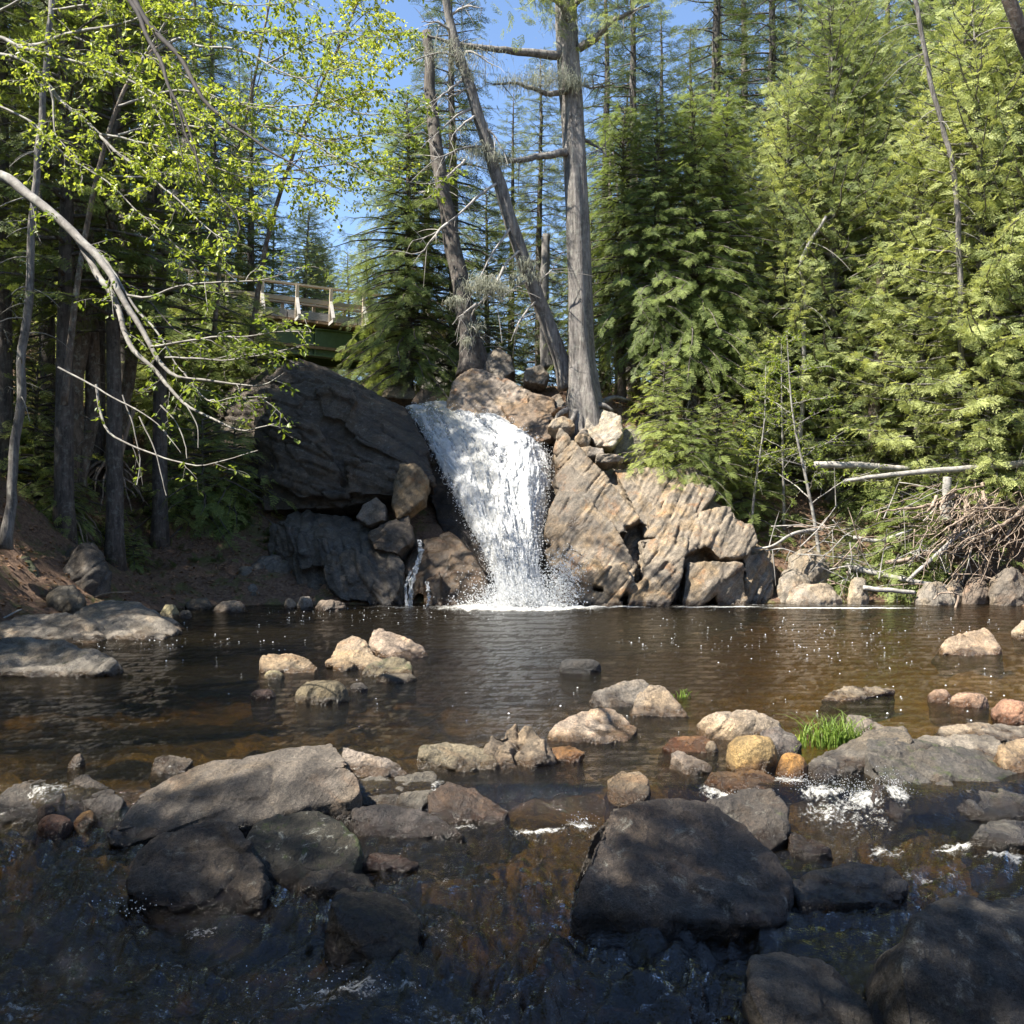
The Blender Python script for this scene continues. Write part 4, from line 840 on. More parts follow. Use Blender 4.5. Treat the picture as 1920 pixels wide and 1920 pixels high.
md,ntd,outd=newmat('water_drops'); gd=G(ntd); pd=gd.n('ShaderNodeBsdfPrincipled'); pd.inputs['Base Color'].default_value=(.66,.67,.67,1); pd.inputs['Roughness'].default_value=.3; gd.l(pd.outputs[0],outd.inputs['Surface'])
sp=build('spray',DV,[DF],md,smooth=False); tag(sp,'white drops flying off the waterfall and riffles','spray',kind='stuff')
# ================================================================ bridge
M_PLANK=plain_mat('weathered_planks',(.34,.27,.19),(.48,.41,.31),14,.85,.01,(1,1,6))
M_KERB=plain_mat('grey_timber',(.22,.21,.2),(.38,.36,.34),8,.85,.015,(1,4,4))
M_GREEN=plain_mat('green_steel',(.07,.125,.04),(.11,.18,.06),6,.5,.004)
M_RUSTY=plain_mat('brown_timber',(.2,.13,.07),(.36,.25,.15),10,.85,.01)
M_CONC=plain_mat('concrete',(.26,.25,.22),(.4,.385,.34),6,.9,.02)
br=tag(empty('footbridge'),'wooden railed bridge on a green steel girder crossing above the falls','bridge')
pa=W(250,570,30.2); pb=W(885,600,34.6); zd=8.68
pa[2]=zd+.15; pb[2]=zd-.25
dx=(pb-pa); Lb=np.linalg.norm(dx); dx/=Lb; sy=np.cross([0,0,1.0],dx); sy/=np.linalg.norm(sy); up=np.cross(dx,sy); AXB=np.array([dx,sy,up])
br.location=pa; inv=Matrix(((1,0,0,-pa[0]),(0,1,0,-pa[1]),(0,0,1,-pa[2]),(0,0,0,1)))
def bpart(name,mat,fn,parent=br):
    m=MB(); fn(m); o=m.build(name,mat,None,False); o.parent=parent
    return o
def LB(s,side,h): return dx*s+sy*side+up*h      # bridge-local
def gird(m):
    for sd in (0,1.9):
        m.box(LB(Lb/2,sd,-.66),(Lb,.05,.9),AXB); m.box(LB(Lb/2,sd,-.225),(Lb,.34,.04),AXB); m.box(LB(Lb/2,sd,-1.12),(Lb,.36,.045),AXB)
        for s in np.arange(1,Lb,2.35): m.box(LB(s,sd-.1,-.66),(.04,.16,.88),AXB)
bpart('girder',M_GREEN,gird)
bpart('bottom_flange',M_RUSTY,lambda m:m.box(LB(Lb/2,-.2,-.87),(Lb,.10,.09),AXB))
def deck(m):
    rr=random.Random(4)
    for s in np.arange(0,Lb,.155): m.box(LB(s,.95+rr.uniform(-.06,.06),-.10),(.145,3.1,.07),AXB)
bpart('deck',M_RUSTY,deck)
for sd in (-.42,2.3):
    bpart('kerb_beam',M_KERB,lambda m:[m.box(LB(s+1.17,sd,.10),(2.3,.22,.26),AXB) for s in np.arange(0,Lb-1,2.34)])
    bpart('handrail',M_PLANK,lambda m:m.box(LB(Lb/2,sd,1.10),(Lb,.15,.06),AXB))
    bpart('middle_rail',M_PLANK,lambda m:m.box(LB(Lb/2,sd+.05,.62),(Lb,.05,.14),AXB))
for sd,sg in ((-.42,-1),(2.3,1)):
    for s in np.arange(.5,Lb,1.12):
        p=bpart('post',M_PLANK,lambda m:m.box(LB(s,sd+sg*.10,.46),(.10,.10,1.22),AXB))
        q=MB(); a=LB(s,sd+sg*.12,.62); b=LB(s,sd+sg*.62,-.02); d=b-a; L=np.linalg.norm(d); d/=L; n=np.cross(dx,d)
        q.box((a+b)/2,(.09,L,.09),np.array([dx,d,n])); q.box(LB(s,sd+sg*.35,-.12),(.12,.9,.1),AXB)
        q.build('brace',M_KERB,None,False).parent=p
ab=tag(empty('bridge_abutment'),'pale concrete bridge abutment wall behind the dark spruce','abutment'); pc=W(800,700,33.5); ab.location=pc
def wall(m):
    A=W(795,640,33.4)-pc; B=W(880,640,33.0)-pc
    d=(B-A); L=np.linalg.norm(d); d/=L; n=np.cross([0,0,1.0],d)
    for k in range(3): m.box((A+B)/2+np.array([0,0,-.35-k*.66]),(L,.5,.64),np.array([d,n,[0,0,1]]))
m=MB(); wall(m); m.build('block_wall',M_CONC,ab,False)
m=MB(); P0=W(709,680,33.8)-pc; m.box(P0+np.array([0,0,-.6]),(.22,.5,1.5)); m.box(P0+np.array([.55,.6,-.6]),(.9,.1,1.5)); m.build('wing_pier',M_CONC,ab,False)
# ================================================================ foliage building blocks
def spray(kind,seed):
    """one flat leafy spray of length 1 along +x, in the xy plane"""
    r=np.random.RandomState(seed); V=[];T=[];A=[]
    def leaf(p,d,l,w,tn,zt):
        d=d/np.linalg.norm(d); s=np.cross([0,0,1.0],d); s/=np.linalg.norm(s)+1e-9
        z=np.array([0,0,1.0])*r.uniform(-zt,zt)
        n=len(V)
        V.extend([p-s*w*.25,p+d*l*.45+s*w*.6+z*l*.4,p+d*l+z*l,p+d*l*.45-s*w*.6+z*l*.2]); T.extend([[n,n+2,n+1],[n,n+3,n+2]]); A.extend([tn]*4)
    cfg={'hem':(8,.27,.085,.026,50,.3),'spr':(6,.26,.11,.034,48,.5),'ced':(6,.30,.10,.028,36,.5)}[kind]
    K,tl,ll,lw,ang,zt=cfg
    sag=lambda t: np.array([t,.05*math.sin(3*t+seed),-.2*t*t])
    for k in range(K):
        t=.1+.85*k/K+r.uniform(-.03,.03)
        for sd in (-1,1):
            a=math.radians(ang+r.uniform(-10,10))*sd
            L=(tl*(1-t)**.8+.10)*r.uniform(.75,1.15)
            d=np.array([math.cos(a),math.sin(a),r.uniform(-.18,.12)])
            n=max(2,int(L/(ll*.62)))
            for j in range(n):
                p=sag(t)+d*L*(j+.3)/n
                tn=np.clip(.25+.5*(j/n)+.3*t*r.rand(),0,1)
                for s2 in (-1,1):
                    aa=a+s2*math.radians(42 if kind!='ced' else 24)
                    leaf(p,np.array([math.cos(aa),math.sin(aa),d[2]]),ll*r.uniform(.7,1.15),lw,tn,zt)
            leaf(sag(t)+d*L*.95,d,ll,lw,.9,zt)
    for t in np.linspace(.3,.98,6): leaf(sag(t),np.array([1,r.uniform(-.5,.5),0]),ll,lw,.7,zt)
    return np.array(V),np.array(T),np.array(A)
SPR={k:[spray(k,s) for s in range(3)] for k in ('hem','spr','ced')}
def leafkite():
    V=np.array([[0,0,0],[.42,.30,.07],[1,0,-.06],[.42,-.30,.07],[.75,.17,.02],[.75,-.17,.02]],float)
    return V,np.array([[0,2,4],[0,4,1],[0,5,2],[0,3,5]]),np.zeros(6)
def scatter(protos,O,Fw,Up,S,tint,rng,tmix=.6):
    """place copies of leafy pieces: origins O, forward, up, scale -> V,T,A"""
    O=np.asarray(O,float);Fw=np.asarray(Fw,float);Up=np.asarray(Up,float);S=np.asarray(S,float);tint=np.asarray(tint,float)
    Fw=Fw/(np.linalg.norm(Fw,axis=1)[:,None]+1e-9); Y=np.cross(Up,Fw); Y/=np.linalg.norm(Y,axis=1)[:,None]+1e-9; Z=np.cross(Fw,Y)
    M=np.stack([Fw,Y,Z],1)*S[:,None,None]
    pk=rng.randint(0,len(protos),len(O)); VV=[];TT=[];AA=[];n=0
    for k,(V,T,A) in enumerate(protos):
        i=np.where(pk==k)[0]
        if not len(i): continue
        q=np.einsum('vj,mjk->mvk',V,M[i])+O[i][:,None,:]
        VV.append(q.reshape(-1,3)); TT.append((T[None]+(np.arange(len(i))*len(V))[:,None,None]+n).reshape(-1,3)); n+=len(i)*len(V)
        AA.append(np.clip(A[None]*tmix+tint[i][:,None]*(1-tmix)+0*q[...,0],0,1).ravel())
    return np.vstack(VV),np.vstack(TT),np.concatenate(AA)
def conifer(kind,seed,H,r0,z0,Lmax,nb,ss,droop=.3,e0=.1,power=.8,dead=0,bark=None,leafm=None,lean=0.0,dens=1.0,name='tree',hang=0.0,bare=0.0,ksz=6):
    """root Empty > trunk (with limbs), crown"""
    r=np.random.RandomState(seed); wood=MB()
    tz=np.linspace(0,1,16); wob=np.stack([.12*np.cumsum(r.normal(0,.25,16)),.12*np.cumsum(r.normal(0,.25,16)),0*tz],1)*(H/14)
    TP=np.stack([lean*tz*H,0*tz,tz*H-.3],1)+wob*tz[:,None]
    TR=r0*(1-tz)**.75+.012; TR[0]*=1.35
    wood.tube(TP,TR,ksz+2,0)
    O=[];FW=[];UP=[];S=[];TN=[]
    def tp(t): return np.array([np.interp(t,tz,TP[:,c]) for c in range(3)])
    for i in range(nb+dead):
        dd=i>=nb
        t=z0+(1-z0)*((i+r.rand())/nb) if not dd else r.uniform(.04,max(.1,z0+.2))
        t=min(t,.99)
        rel=(t-z0)/(1-z0)
        L=Lmax*(max(0,1-rel)**power)*r.uniform(.6,1.1)+.18 if not dd else Lmax*r.uniform(.25,.7)
        if kind=='ced' and not dd: L*=.75+.5*min(1,rel*4)
        az=i*2.39996+r.uniform(-.5,.5)
        o=tp(t); h=np.array([math.cos(az),math.sin(az),0])
        n=7; s=np.linspace(0,1,n)
        el=e0+.5*max(0,rel-.4)
        P=o+h*(L*s)[:,None]+np.array([0,0,1.0])*(L*(math.tan(el)*s-droop*s*s*(1.3-rel)+.12*s**4*(kind!='ced')*1+ .28*s**4*(kind=='ced')))[:,None]
        P+=np.cumsum(r.normal(0,.025*L,(n,3)),0)*s[:,None]
        rad=np.linspace(min(.05,.012+.014*L),.004,n)
        if dd: rad*=1.0
        wood.tube(P,rad,4,1.0 if dd else .3,cap=False)
        if dd:
            for _ in range(4):
                q=P[r.randint(2,n-1)]; d=h*r.uniform(.2,.6)+r.normal(0,.4,3); wood.tube(np.array([q,q+d*.25*L,q+d*.45*L+[0,0,-.05]]),[.006,.005,.003],3,1.0,cap=False)
            continue
        side=np.cross([0,0,1.0],h)
        m=max(3,int(L/ss*3.1*dens))
        for j in range(m):
            u=bare+(1-bare)*((j+r.rand())/m)
            if u<.12: continue
            p=np.array([np.interp(u,s,P[:,c]) for c in range(3)])
            k=min(int(u*(n-1)),n-2); tg=P[k+1]-P[k]; tg/=np.linalg.norm(tg)+1e-9
            sd=1 if j%2 else -1
            a=math.radians(r.uniform(25,70))*sd if u<.9 else r.uniform(-.4,.4)
            fw=tg*math.cos(a)+side*math.sin(a)+np.array([0,0,r.uniform(-.25,.15)-hang*r.rand()])
            up=np.array([0,0,1.0])+r.normal(0,.28,3)
            if kind=='hem': up=np.array([0,0,.8])+h*.6+r.normal(0,.35,3)
            if kind=='ced': up=r.normal(0,1,3)+h*.5+np.array([0,0,.35])
            if kind=='spr': up=np.array([0,0,.8])+h*.6+r.normal(0,.5,3)
            O.append(p);FW.append(fw);UP.append(up);S.append(ss*(1.15-.5*u)*r.uniform(.7,1.15)*(.55+.45*min(1,L/1.2)));TN.append(np.clip(.15+.6*u+r.normal(0,.3),0,1))
    root=empty(name)
    wood.build('trunk',bark,root)
    V,T,A=scatter(SPR[kind],O,FW,UP,S,TN,r)
    build('crown',V,[T],leafm,root,False,{'tint':A})
    return root
LK=[leafkite()]
def leaves_on(P,rng,n,size,leafmb,spread=.05,droop=.35,clump=1):
    """leaves along polyline P"""
    s=np.linspace(0,1,len(P)); O=[];FW=[];UP=[];S=[];TN=[]
    for i in range(n):
        u=rng.uniform(.12,1); p=np.array([np.interp(u,s,P[:,c]) for c in range(3)])
        k=min(int(u*(len(P)-1)),len(P)-2); tg=P[k+1]-P[k]; tg/=np.linalg.norm(tg)+1e-9
        for _ in range(clump):
            fw=tg*.5+rng.normal(0,.75,3)*np.array([1,1,.5])-np.array([0,0,droop]); 
            O.append(p+rng.normal(0,spread,3)*.4);FW.append(fw);UP.append(np.array([0,0,1.0])+rng.normal(0,.45,3));S.append(size*rng.uniform(.55,1.2));TN.append(rng.rand())
    if O:
        V,T,A=scatter(LK,O,FW,UP,S,TN,rng,tmix=0.0); leafmb.add(V,T,None,A)
def twigs_on(P,rng,n,L,wood,leafmb,size,nleaf,r0=.006,up=.15,sub=2,clump=1,u0=.15,curl=-.25):
    s=np.linspace(0,1,len(P))
    for i in range(n):
        u=u0+(1-u0)*(i+rng.rand())/n; p=np.array([np.interp(u,s,P[:,c]) for c in range(3)])
        k=min(int(u*(len(P)-1)),len(P)-2); tg=P[k+1]-P[k]; tg/=np.linalg.norm(tg)+1e-9
        d=tg*.7+rng.normal(0,.62,3)*np.array([1,1,.6])+np.array([0,0,up]); d/=np.linalg.norm(d)
        l=L*rng.uniform(.45,1.2)*(1.1-.5*u)
        q=np.linspace(0,1,6); Q=p+d*(l*q)[:,None]+np.array([0,0,curl*l])*(q*q)[:,None]+np.cumsum(rng.normal(0,.025*l,(6,3)),0)
        wood.tube(Q,np.linspace(r0,r0*.35,6),4,0,cap=False)
        leaves_on(Q,rng,nleaf,size,leafmb,clump=clump)
        if sub: twigs_on(Q,rng,sub,L*.45,wood,leafmb,size,max(1,nleaf//2),r0*.55,up,0,clump,.3,curl)
def decid(seed,H,r0,nl,L,size,nleaf,name='maple',bark=None,z0=.3,leafm=None,up=.35,clump=2,lean=(0,0),ntw=9,sub=2,e=(.3,.9),trunkpts=None,azr=None):
    rng=np.random.RandomState(seed); wood=MB(); lf=MB(); q=np.linspace(0,1,12)
    if trunkpts is not None: TP=poly(trunkpts,14); q=np.linspace(0,1,14)
    else: TP=np.stack([lean[0]*q**1.5,lean[1]*q**1.5,q*H-.2],1)+np.cumsum(rng.normal(0,.012*H,(12,3)),0)*np.array([1,1,.2])*q[:,None]
    tk=MB(); tk.tube(TP,r0*(1-q)**.8+.006,8,0)
    for i in range(nl):
        t=z0+(1-z0)*(i+.5)/nl; o=np.array([np.interp(t,q,TP[:,c]) for c in range(3)])
        az=i*2.4+rng.uniform(-.5,.5) if azr is None else rng.uniform(*azr); el=rng.uniform(*e); l=L*(1.15-.75*t)*rng.uniform(.7,1.2)
        d=np.array([math.cos(az)*math.cos(el),math.sin(az)*math.cos(el),math.sin(el)]); s=np.linspace(0,1,8)
        P=o+d*(l*s)[:,None]+np.array([0,0,-.15*l])*(s*s)[:,None]+np.cumsum(rng.normal(0,.02*l,(8,3)),0)
        wood.tube(P,np.linspace(r0*.38*(1-t)+.006,.004,8),5,0,cap=False)
        twigs_on(P,rng,ntw,l*.42,wood,lf,size,nleaf,.005,up,sub,clump)
    root=empty(name); tk.build('trunk',bark,root); wood.build('branches',bark,root); lf.build('leaves',leafm or M_DEC,root,False)
    return root
class Stock:
    """first use takes the tree itself, later uses copy it with its parts"""
    def __init__(s,root): s.o=root; s.used=False
    def put(s,x,y,rz,sc,label,cat='tree',group=None,z=None,tilt=(0,0),zs=1.0,name=None):
        o=s.o if not s.used else copy_tree(s.o)
        s.used=True
        o.location=(x,y,(H1(x,y) if z is None else z)); o.rotation_euler=(tilt[0],tilt[1],rz); o.scale=(sc,sc,sc*zs)
        for k in ('label','category','group'):
            if k in o: del o[k]
        if name: o.name=name
        tag(o,label,cat,group); return o
# ================================================================ trees
def ax(px,Y): return (px-960)/F*Y
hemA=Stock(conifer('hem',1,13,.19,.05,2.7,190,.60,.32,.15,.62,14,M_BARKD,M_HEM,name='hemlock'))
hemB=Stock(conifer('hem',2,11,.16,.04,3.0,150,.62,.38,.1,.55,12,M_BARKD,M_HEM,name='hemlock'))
sprA=Stock(conifer('spr',3,19,.22,.16,2.3,170,.62,.30,-.05,.7,34,M_BARKD,M_SPR,name='spruce',bare=.2))
sprB=Stock(conifer('spr',4,17,.2,.10,2.8,170,.66,.42,.0,.75,24,M_BARKD,M_SPR,name='spruce',bare=.15))
barA=Stock(conifer('spr',5,21,.21,.45,2.0,90,.66,.3,0,.6,46,M_BARKD,M_SPR,name='spruce',bare=.1))
cedA=Stock(conifer('ced',6,14,.2,.03,2.5,300,.46,.25,.15,.5,34,M_BARK,M_CED,name='cedar',dens=1.25,hang=.5))
cedB=Stock(conifer('ced',7,12,.18,.02,2.8,270,.47,.3,.05,.5,40,M_BARK,M_CED,name='cedar',dens=1.25,hang=.6,lean=-.06))
cedC=Stock(conifer('ced',8,16,.22,.08,2.6,290,.47,.35,.1,.5,54,M_BARK,M_CED,name='cedar',dens=1.15,hang=.5,lean=.05))
hiA=Stock(conifer('hem',12,15,.2,.36,3.6,84,.66,.35,.15,.5,0,M_BARKD,M_HEM,name='hemlock'))
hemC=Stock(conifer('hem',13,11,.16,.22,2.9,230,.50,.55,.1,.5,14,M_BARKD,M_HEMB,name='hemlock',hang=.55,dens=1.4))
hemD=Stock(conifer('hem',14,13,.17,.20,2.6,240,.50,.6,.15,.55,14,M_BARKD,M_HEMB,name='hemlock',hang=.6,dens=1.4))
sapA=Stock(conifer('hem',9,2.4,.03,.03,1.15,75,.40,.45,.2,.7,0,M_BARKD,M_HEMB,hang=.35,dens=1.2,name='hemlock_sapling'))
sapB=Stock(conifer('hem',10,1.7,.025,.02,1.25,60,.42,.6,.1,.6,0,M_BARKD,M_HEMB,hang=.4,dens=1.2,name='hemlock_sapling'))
rt=random.Random(3)
def put(st,px,Y,sc,label,group=None,cat='tree',rz=None,**k):
    return st.put(ax(px,Y),Y,rt.uniform(0,6.28) if rz is None else rz,sc,label,cat,group,**k)
# right bank, front row of sunlit cedars
GC='sunlit cedars along the right bank'
put(cedB,1470,28.5,1.0,'slender cedar with yellow-green sprays just left of the dense cedars',GC)
put(cedA,1560,27.5,1.05,'dense feathery cedar behind the young maple on the right bank',GC)
put(cedC,1650,27.5,1.0,'tall cedar with bare whitish limbs showing through its sprays',GC)
put(cedB,1715,26.2,.98,'low-branched bright cedar above the fallen silver log',GC)
put(cedA,1790,27.3,1.08,'broad bright cedar second from the right edge',GC)
put(cedB,1865,25.3,1.12,'bright cedar reaching low over the exposed roots',GC)
put(cedA,1930,24.8,1.1,'cedar cut by the right edge of the view',GC)
put(cedC,1985,26.5,1.1,'cedar mostly outside the right edge of the view',GC)
put(cedC,1760,30.5,1.1,'tall cedar in the second row behind the broad bright cedar',GC)
put(cedA,1610,31.5,1.15,'tall cedar in the second row behind the feathery cedar',GC)
put(cedA,1870,29.5,1.2,'tall cedar in the second row at far right',GC)
put(cedB,1520,31.0,1.15,'shaded cedar in the second row beside the dark spruces',GC)
# centre right hemlocks
GH='sunlit hemlocks right of the great cedar'
put(hemC,1165,28.0,.80,'hemlock with bright flat boughs just right of the great cedar',GH)
put(hemD,1230,27.3,.74,'bushy hemlock with layered boughs behind the cliff-edge saplings',GH)
put(hemC,1300,27.8,.95,'tallest of the sunlit hemlocks, with a pointed light top',GH)
put(hemD,1365,28.3,.86,'hemlock at the right end of the sunlit group, beside bare twigs',GH)
put(hemB,1110,31,.6,'shaded hemlock low behind the great cedar trunk',GH)
put(hemA,1430,30.5,.62,'shaded low hemlock beside the tall dark spruce trunk',GH)
# tall spruces behind
GS='tall dark spruces behind the falls'
put(sprA,1342,33.5,1.15,'tall spruce with a straight bare trunk against the sky, right of centre',GS)
put(sprB,1443,31.5,1.15,'thick tall spruce with yellowish outer boughs beside the cedars',GS)
put(sprA,1190,36,1.05,'slim dark spruce right of the great cedar crown',GS)
put(sprB,1245,39,.95,'dark spruce between two sky gaps',GS)
put(sprB,1010,36,.82,'dark spruce between the leaning dead tree and the great cedar',GS)
put(sprB,958,39,.80,'narrow pointed spruce whose tip shows against the sky',GS)
put(sprB,852,31.0,1.02,'big dark spruce left of the leaning dead tree',GS,rz=1.0)
put(hemC,768,30.0,1.0,'broad evergreen whose boughs cover the bridge end',GS,z=4.4)
put(hemB,915,33.5,.78,'shaded evergreen filling the gap behind the lip boulder',GS)
put(sprB,800,37,.95,'spruce behind the big dark spruce',GS)
put(sprA,1135,42,1.1,'distant spruce glimpsed right of the great cedar trunk',GS)
put(sprA,1400,38,1.1,'distant spruce between the two tall spruces',GS)
put(sprB,1500,37,1.1,'dark spruce rising behind the slender cedar',GS)
# deep forest
GB='dark conifers deep in the forest'
for (px,Y,st,sc) in ((1290,45,sprB,1.0),(1580,38,sprB,1.1),(1660,40,sprA,1.1),(1740,37,sprB,1.1),(1820,39,sprA,1.2),(1900,36,sprB,1.15),(1990,36,sprB,1.15),(2080,34,sprB,1.1),(1070,46,sprB,.85),(1180,50,sprB,1.0),(1350,50,sprA,1.1),(1470,46,sprB,1.1)):
    put(st,px,Y,sc,'dark conifer deep in the forest behind the right bank',GB)
GL='dark conifers on the shaded left slope'
for (px,Y,st,sc) in ((25,30,sprB,1.0),(95,33,hemA,1.15),(215,31,sprA,.95),(275,35,sprB,.95),(400,36,sprB,.9),(470,38,hemA,.95),(150,38,sprB,1.05),(370,42,sprA,1.0),(60,41,sprB,1.1),(300,46,sprB,1.1),(-110,33,sprB,1.0),(450,46,sprB,.9)):
    put(st,px,Y,sc,'dark conifer standing on the shaded left slope',GL)
put(hiA,120,21.3,1.05,'tall dark hemlock above the twin trunk, its low trunk bare',GL)
put(hiA,215,22.0,1.0,'tall dark hemlock between the twin trunk and the leaning trunk',GL)
put(hiA,300,24.0,1.0,'tall dark hemlock on the slope right of the leaning trunk',GL)
put(barA,182,24.5,.95,'straight dark trunk with dead side twigs behind the rugged twin trunk',GL)
put(barA,232,26.5,.9,'slim dark trunk with dead twigs, upper left',GL)
put(barA,8,22.0,.95,'thick dark trunk at the left edge with dead twigs',GL)
put(barA,90,23.5,.85,'dark trunk between the left edge and the rugged twin trunk',GL)
# light trees seen past the bridge
GD='light green trees beyond the bridge'
for i,(px,Y,sc) in enumerate(((600,50,.62),(655,54,.70),(560,48,.78),(510,44,.70),(700,58,.72),(745,60,.8),(620,62,.75))):
    put(hemB if i%2 else cedB,px,Y,sc,'light green evergreen beyond the bridge',GD)
# saplings
put(sapA,1246,25.3,1.15,'upright hemlock sapling on top of the outcrop',None,'sapling',z=W(1232,850,25.3)[2])
put(sapB,1240,24.9,.85,'bright hemlock sapling leaning over the shaded boulder',None,'sapling',z=W(1215,880,24.9)[2])
put(sapB,1292,24.7,.95,'wide hemlock sapling hanging over the outcrop edge',None,'sapling',z=W(1290,890,24.7)[2])
put(sapA,1345,25.4,1.0,'hemlock sapling at the right end of the outcrop top',None,'sapling',z=W(1345,890,25.4)[2])
put(sapA,1390,26.3,1.35,'hemlock sapling with a light top beside the thin maple trunk',None,'sapling')
put(sapB,1580,23.9,.8,'low bright evergreen bush among the driftwood','evergreen bushes on the right bank','bush',name='evergreen_bush')
put(sapB,1690,24.2,1.5,'bright evergreen bush under the fallen silver log','evergreen bushes on the right bank','bush',name='evergreen_bush')
put(sapA,1760,24.4,1.2,'evergreen bush beside the pale stump under the log','evergreen bushes on the right bank','bush',name='evergreen_bush')
put(sapB,1640,27,1.6,'evergreen bush above the silver log','evergreen bushes on the right bank','bush',name='evergreen_bush')
put(sapA,1830,24.3,1.3,'evergreen bush in front of the root wall at right','evergreen bushes on the right bank','bush',name='evergreen_bush')
LS='dark saplings on the left bank'
for (px,Y,st,sc,lb) in ((420,29.5,sapB,2.0,'dark hemlock sapling under the left part of the bridge'),(480,29.2,sapA,1.5,'dark hemlock sapling on the cliff top below the bridge girder'),(350,29,sapB,2.2,'wide dark sapling on the slope left of the cliff'),(300,27.5,sapA,1.6,'dark sapling on the slope behind the hanging roots'),(540,28.9,sapB,1.2,'low evergreen sapling on the cliff top under the bridge'),(270,29.5,sapB,2.2,'spreading dark sapling high on the left slope'),(190,28,sapA,2.0,'tall dark sapling behind the twin trunk'),(70,22.5,sapA,1.5,'dark hemlock sapling at the left edge beside the grey trunk'),(380,25.3,sapB,1.7,'dark spreading hemlock at the foot of the left cliff'),(320,25.0,sapA,1.0,'small dark hemlock right of the twin trunk'),
   (440,26,sapB,1.4,'dark hemlock against the base of the left cliff'),(215,23.3,sapB,.6,'small fern-like hemlock under the twin trunk'),(250,22.8,sapB,.55,'small light hemlock in the leaf litter'),(35,24.5,sapA,1.9,'tall dark sapling behind the left-edge sapling'),(110,21.8,sapB,.9,'drooping sapling beside the foot of the twin trunk')):
    put(st,px,Y,sc,lb,LS,'sapling')
# ---------------------------------------------------------------- hand-shaped trees
def pxl(pts,n=None):
    P=np.array([W(*p) for p in pts]); return poly(P,n) if n else P
def localise(root,P): return P-np.array(root.location)
def lichen_tuft(mb,c,r,n,rng,ln=.22):
    for _ in range(n):
        p=c+rng.normal(0,1,3)*r*np.array([1,.7,.45]); l=ln*rng.uniform(.4,1.3); d=rng.normal(0,.35,3); q=np.linspace(0,1,4)
        mb.tube(p+d*(l*q)[:,None]+np.array([0,0,-.75*l])*(q*q)[:,None],[.005,.005,.004,.002],3,rng.rand(),cap=False)
rng=np.random.RandomState(21)
gc=empty('great_cedar',W(1095,772,25.9)); o0=np.array(gc.location)
tag(gc,'great old grey cedar with furrowed bare trunk above the waterfall','tree')
TP=pxl([(1102,830,25.9),(1098,790,25.9),(1095,755,25.9),(1091,690,26),(1088,600,26),(1086,500,26),(1083,400,26),(1078,300,26),(1073,200,26.1),(1066,100,26.1),(1061,10,26.2),(1060,-90,26.2),(1056,-220,26.3)],150)-o0
rad=np.interp(np.linspace(0,1,150),[0,.04,.09,.15,.3,.5,.75,.9,1],[.62,.54,.44,.355,.315,.305,.30,.25,.15]); k=40
V=[];ang=np.arange(k)*2*math.pi/k
for i in range(150):
    z=TP[i,2]; rr=rad[i]*(1+.13*np.sin(ang*5+z*.5+1)*(1.0 if i<20 else .5)+.07*gnoise(np.stack([np.cos(ang)*3.2+.6*math.sin(z*.7),np.sin(ang)*3.2,0*ang+z*.30],1))+.05*gnoise(np.stack([np.cos(ang)*9,np.sin(ang)*9,0*ang+z*.6],1)))
    V.append(TP[i]+np.stack([np.cos(ang)*rr,np.sin(ang)*rr,0*ang],1))
V=np.vstack(V); i=np.arange(149)[:,None]*k; j=np.arange(k)[None]; j2=(j+1)%k
build('trunk',V,[np.stack([i+j,i+j2,i+k+j2,i+k+j],-1).reshape(-1,4)],M_BARK,gc)
mb=MB(); lm=MB(); cO=[];cF=[];cU=[];cS=[];cT=[]
LIMB=[([(1055,103,26),(1010,103,25.8),(960,96,25.6),(910,90,25.4),(860,82,25.3),(800,68,25.2)],.13,.03),([(1062,285,25.8),(1010,292,25.6),(960,297,25.4),(915,291,25.3)],.11,.05),
 ([(1085,90,25.9),(1115,70,25.7),(1140,45,25.6),(1165,30,25.5),(1215,12,25.3)],.12,.03),([(1062,170,25.8),(1030,176,25.6),(1000,165,25.5),(960,150,25.4),(925,150,25.3)],.09,.02),
 ([(1095,260,26),(1125,275,26),(1140,295,26)],.05,.02),([(1068,40,25.9),(1050,10,25.6),(1010,-10,25.3),(960,-12,25)],.09,.02),([(1070,15,26),(1100,-10,25.6),(1150,-30,25.2),(1200,-30,25)],.09,.02),
 ([(1060,-20,26),(1040,-50,25.5),(1010,-70,25)],.08,.02),([(1060,-60,26.2),(1090,-90,25.8),(1130,-100,25.3)],.08,.02),([(1095,160,26),(1120,165,25.9),(1145,160,25.8)],.04,.015)]
for pts,ra,rb in LIMB:
    P=pxl(pts,22)-o0; P+=np.cumsum(rng.normal(0,.012,P.shape),0); mb.tube(P,np.linspace(ra,rb,22),7,0)
    for _ in range(9):
        q=P[rng.randint(6,22)]; d=rng.normal(0,1,3)*np.array([1,.6,.7]); d/=np.linalg.norm(d); l=rng.uniform(.3,.9); s=np.linspace(0,1,5)
        T=q+d*(l*s)[:,None]+np.array([0,0,-.25*l])*(s*s)[:,None]; mb.tube(T,np.linspace(.018,.005,5),4,1,cap=False)
    if pts[-1][1]<60 :
        for _ in range(120):
            q=P[rng.randint(5,22)]+rng.normal(0,.45,3); cO.append(q);cF.append(rng.normal(0,1,3)-np.array([0,0,.4]));cU.append(rng.normal(0,1,3));cS.append(rng.uniform(.25,.45));cT.append(rng.rand()*.6)
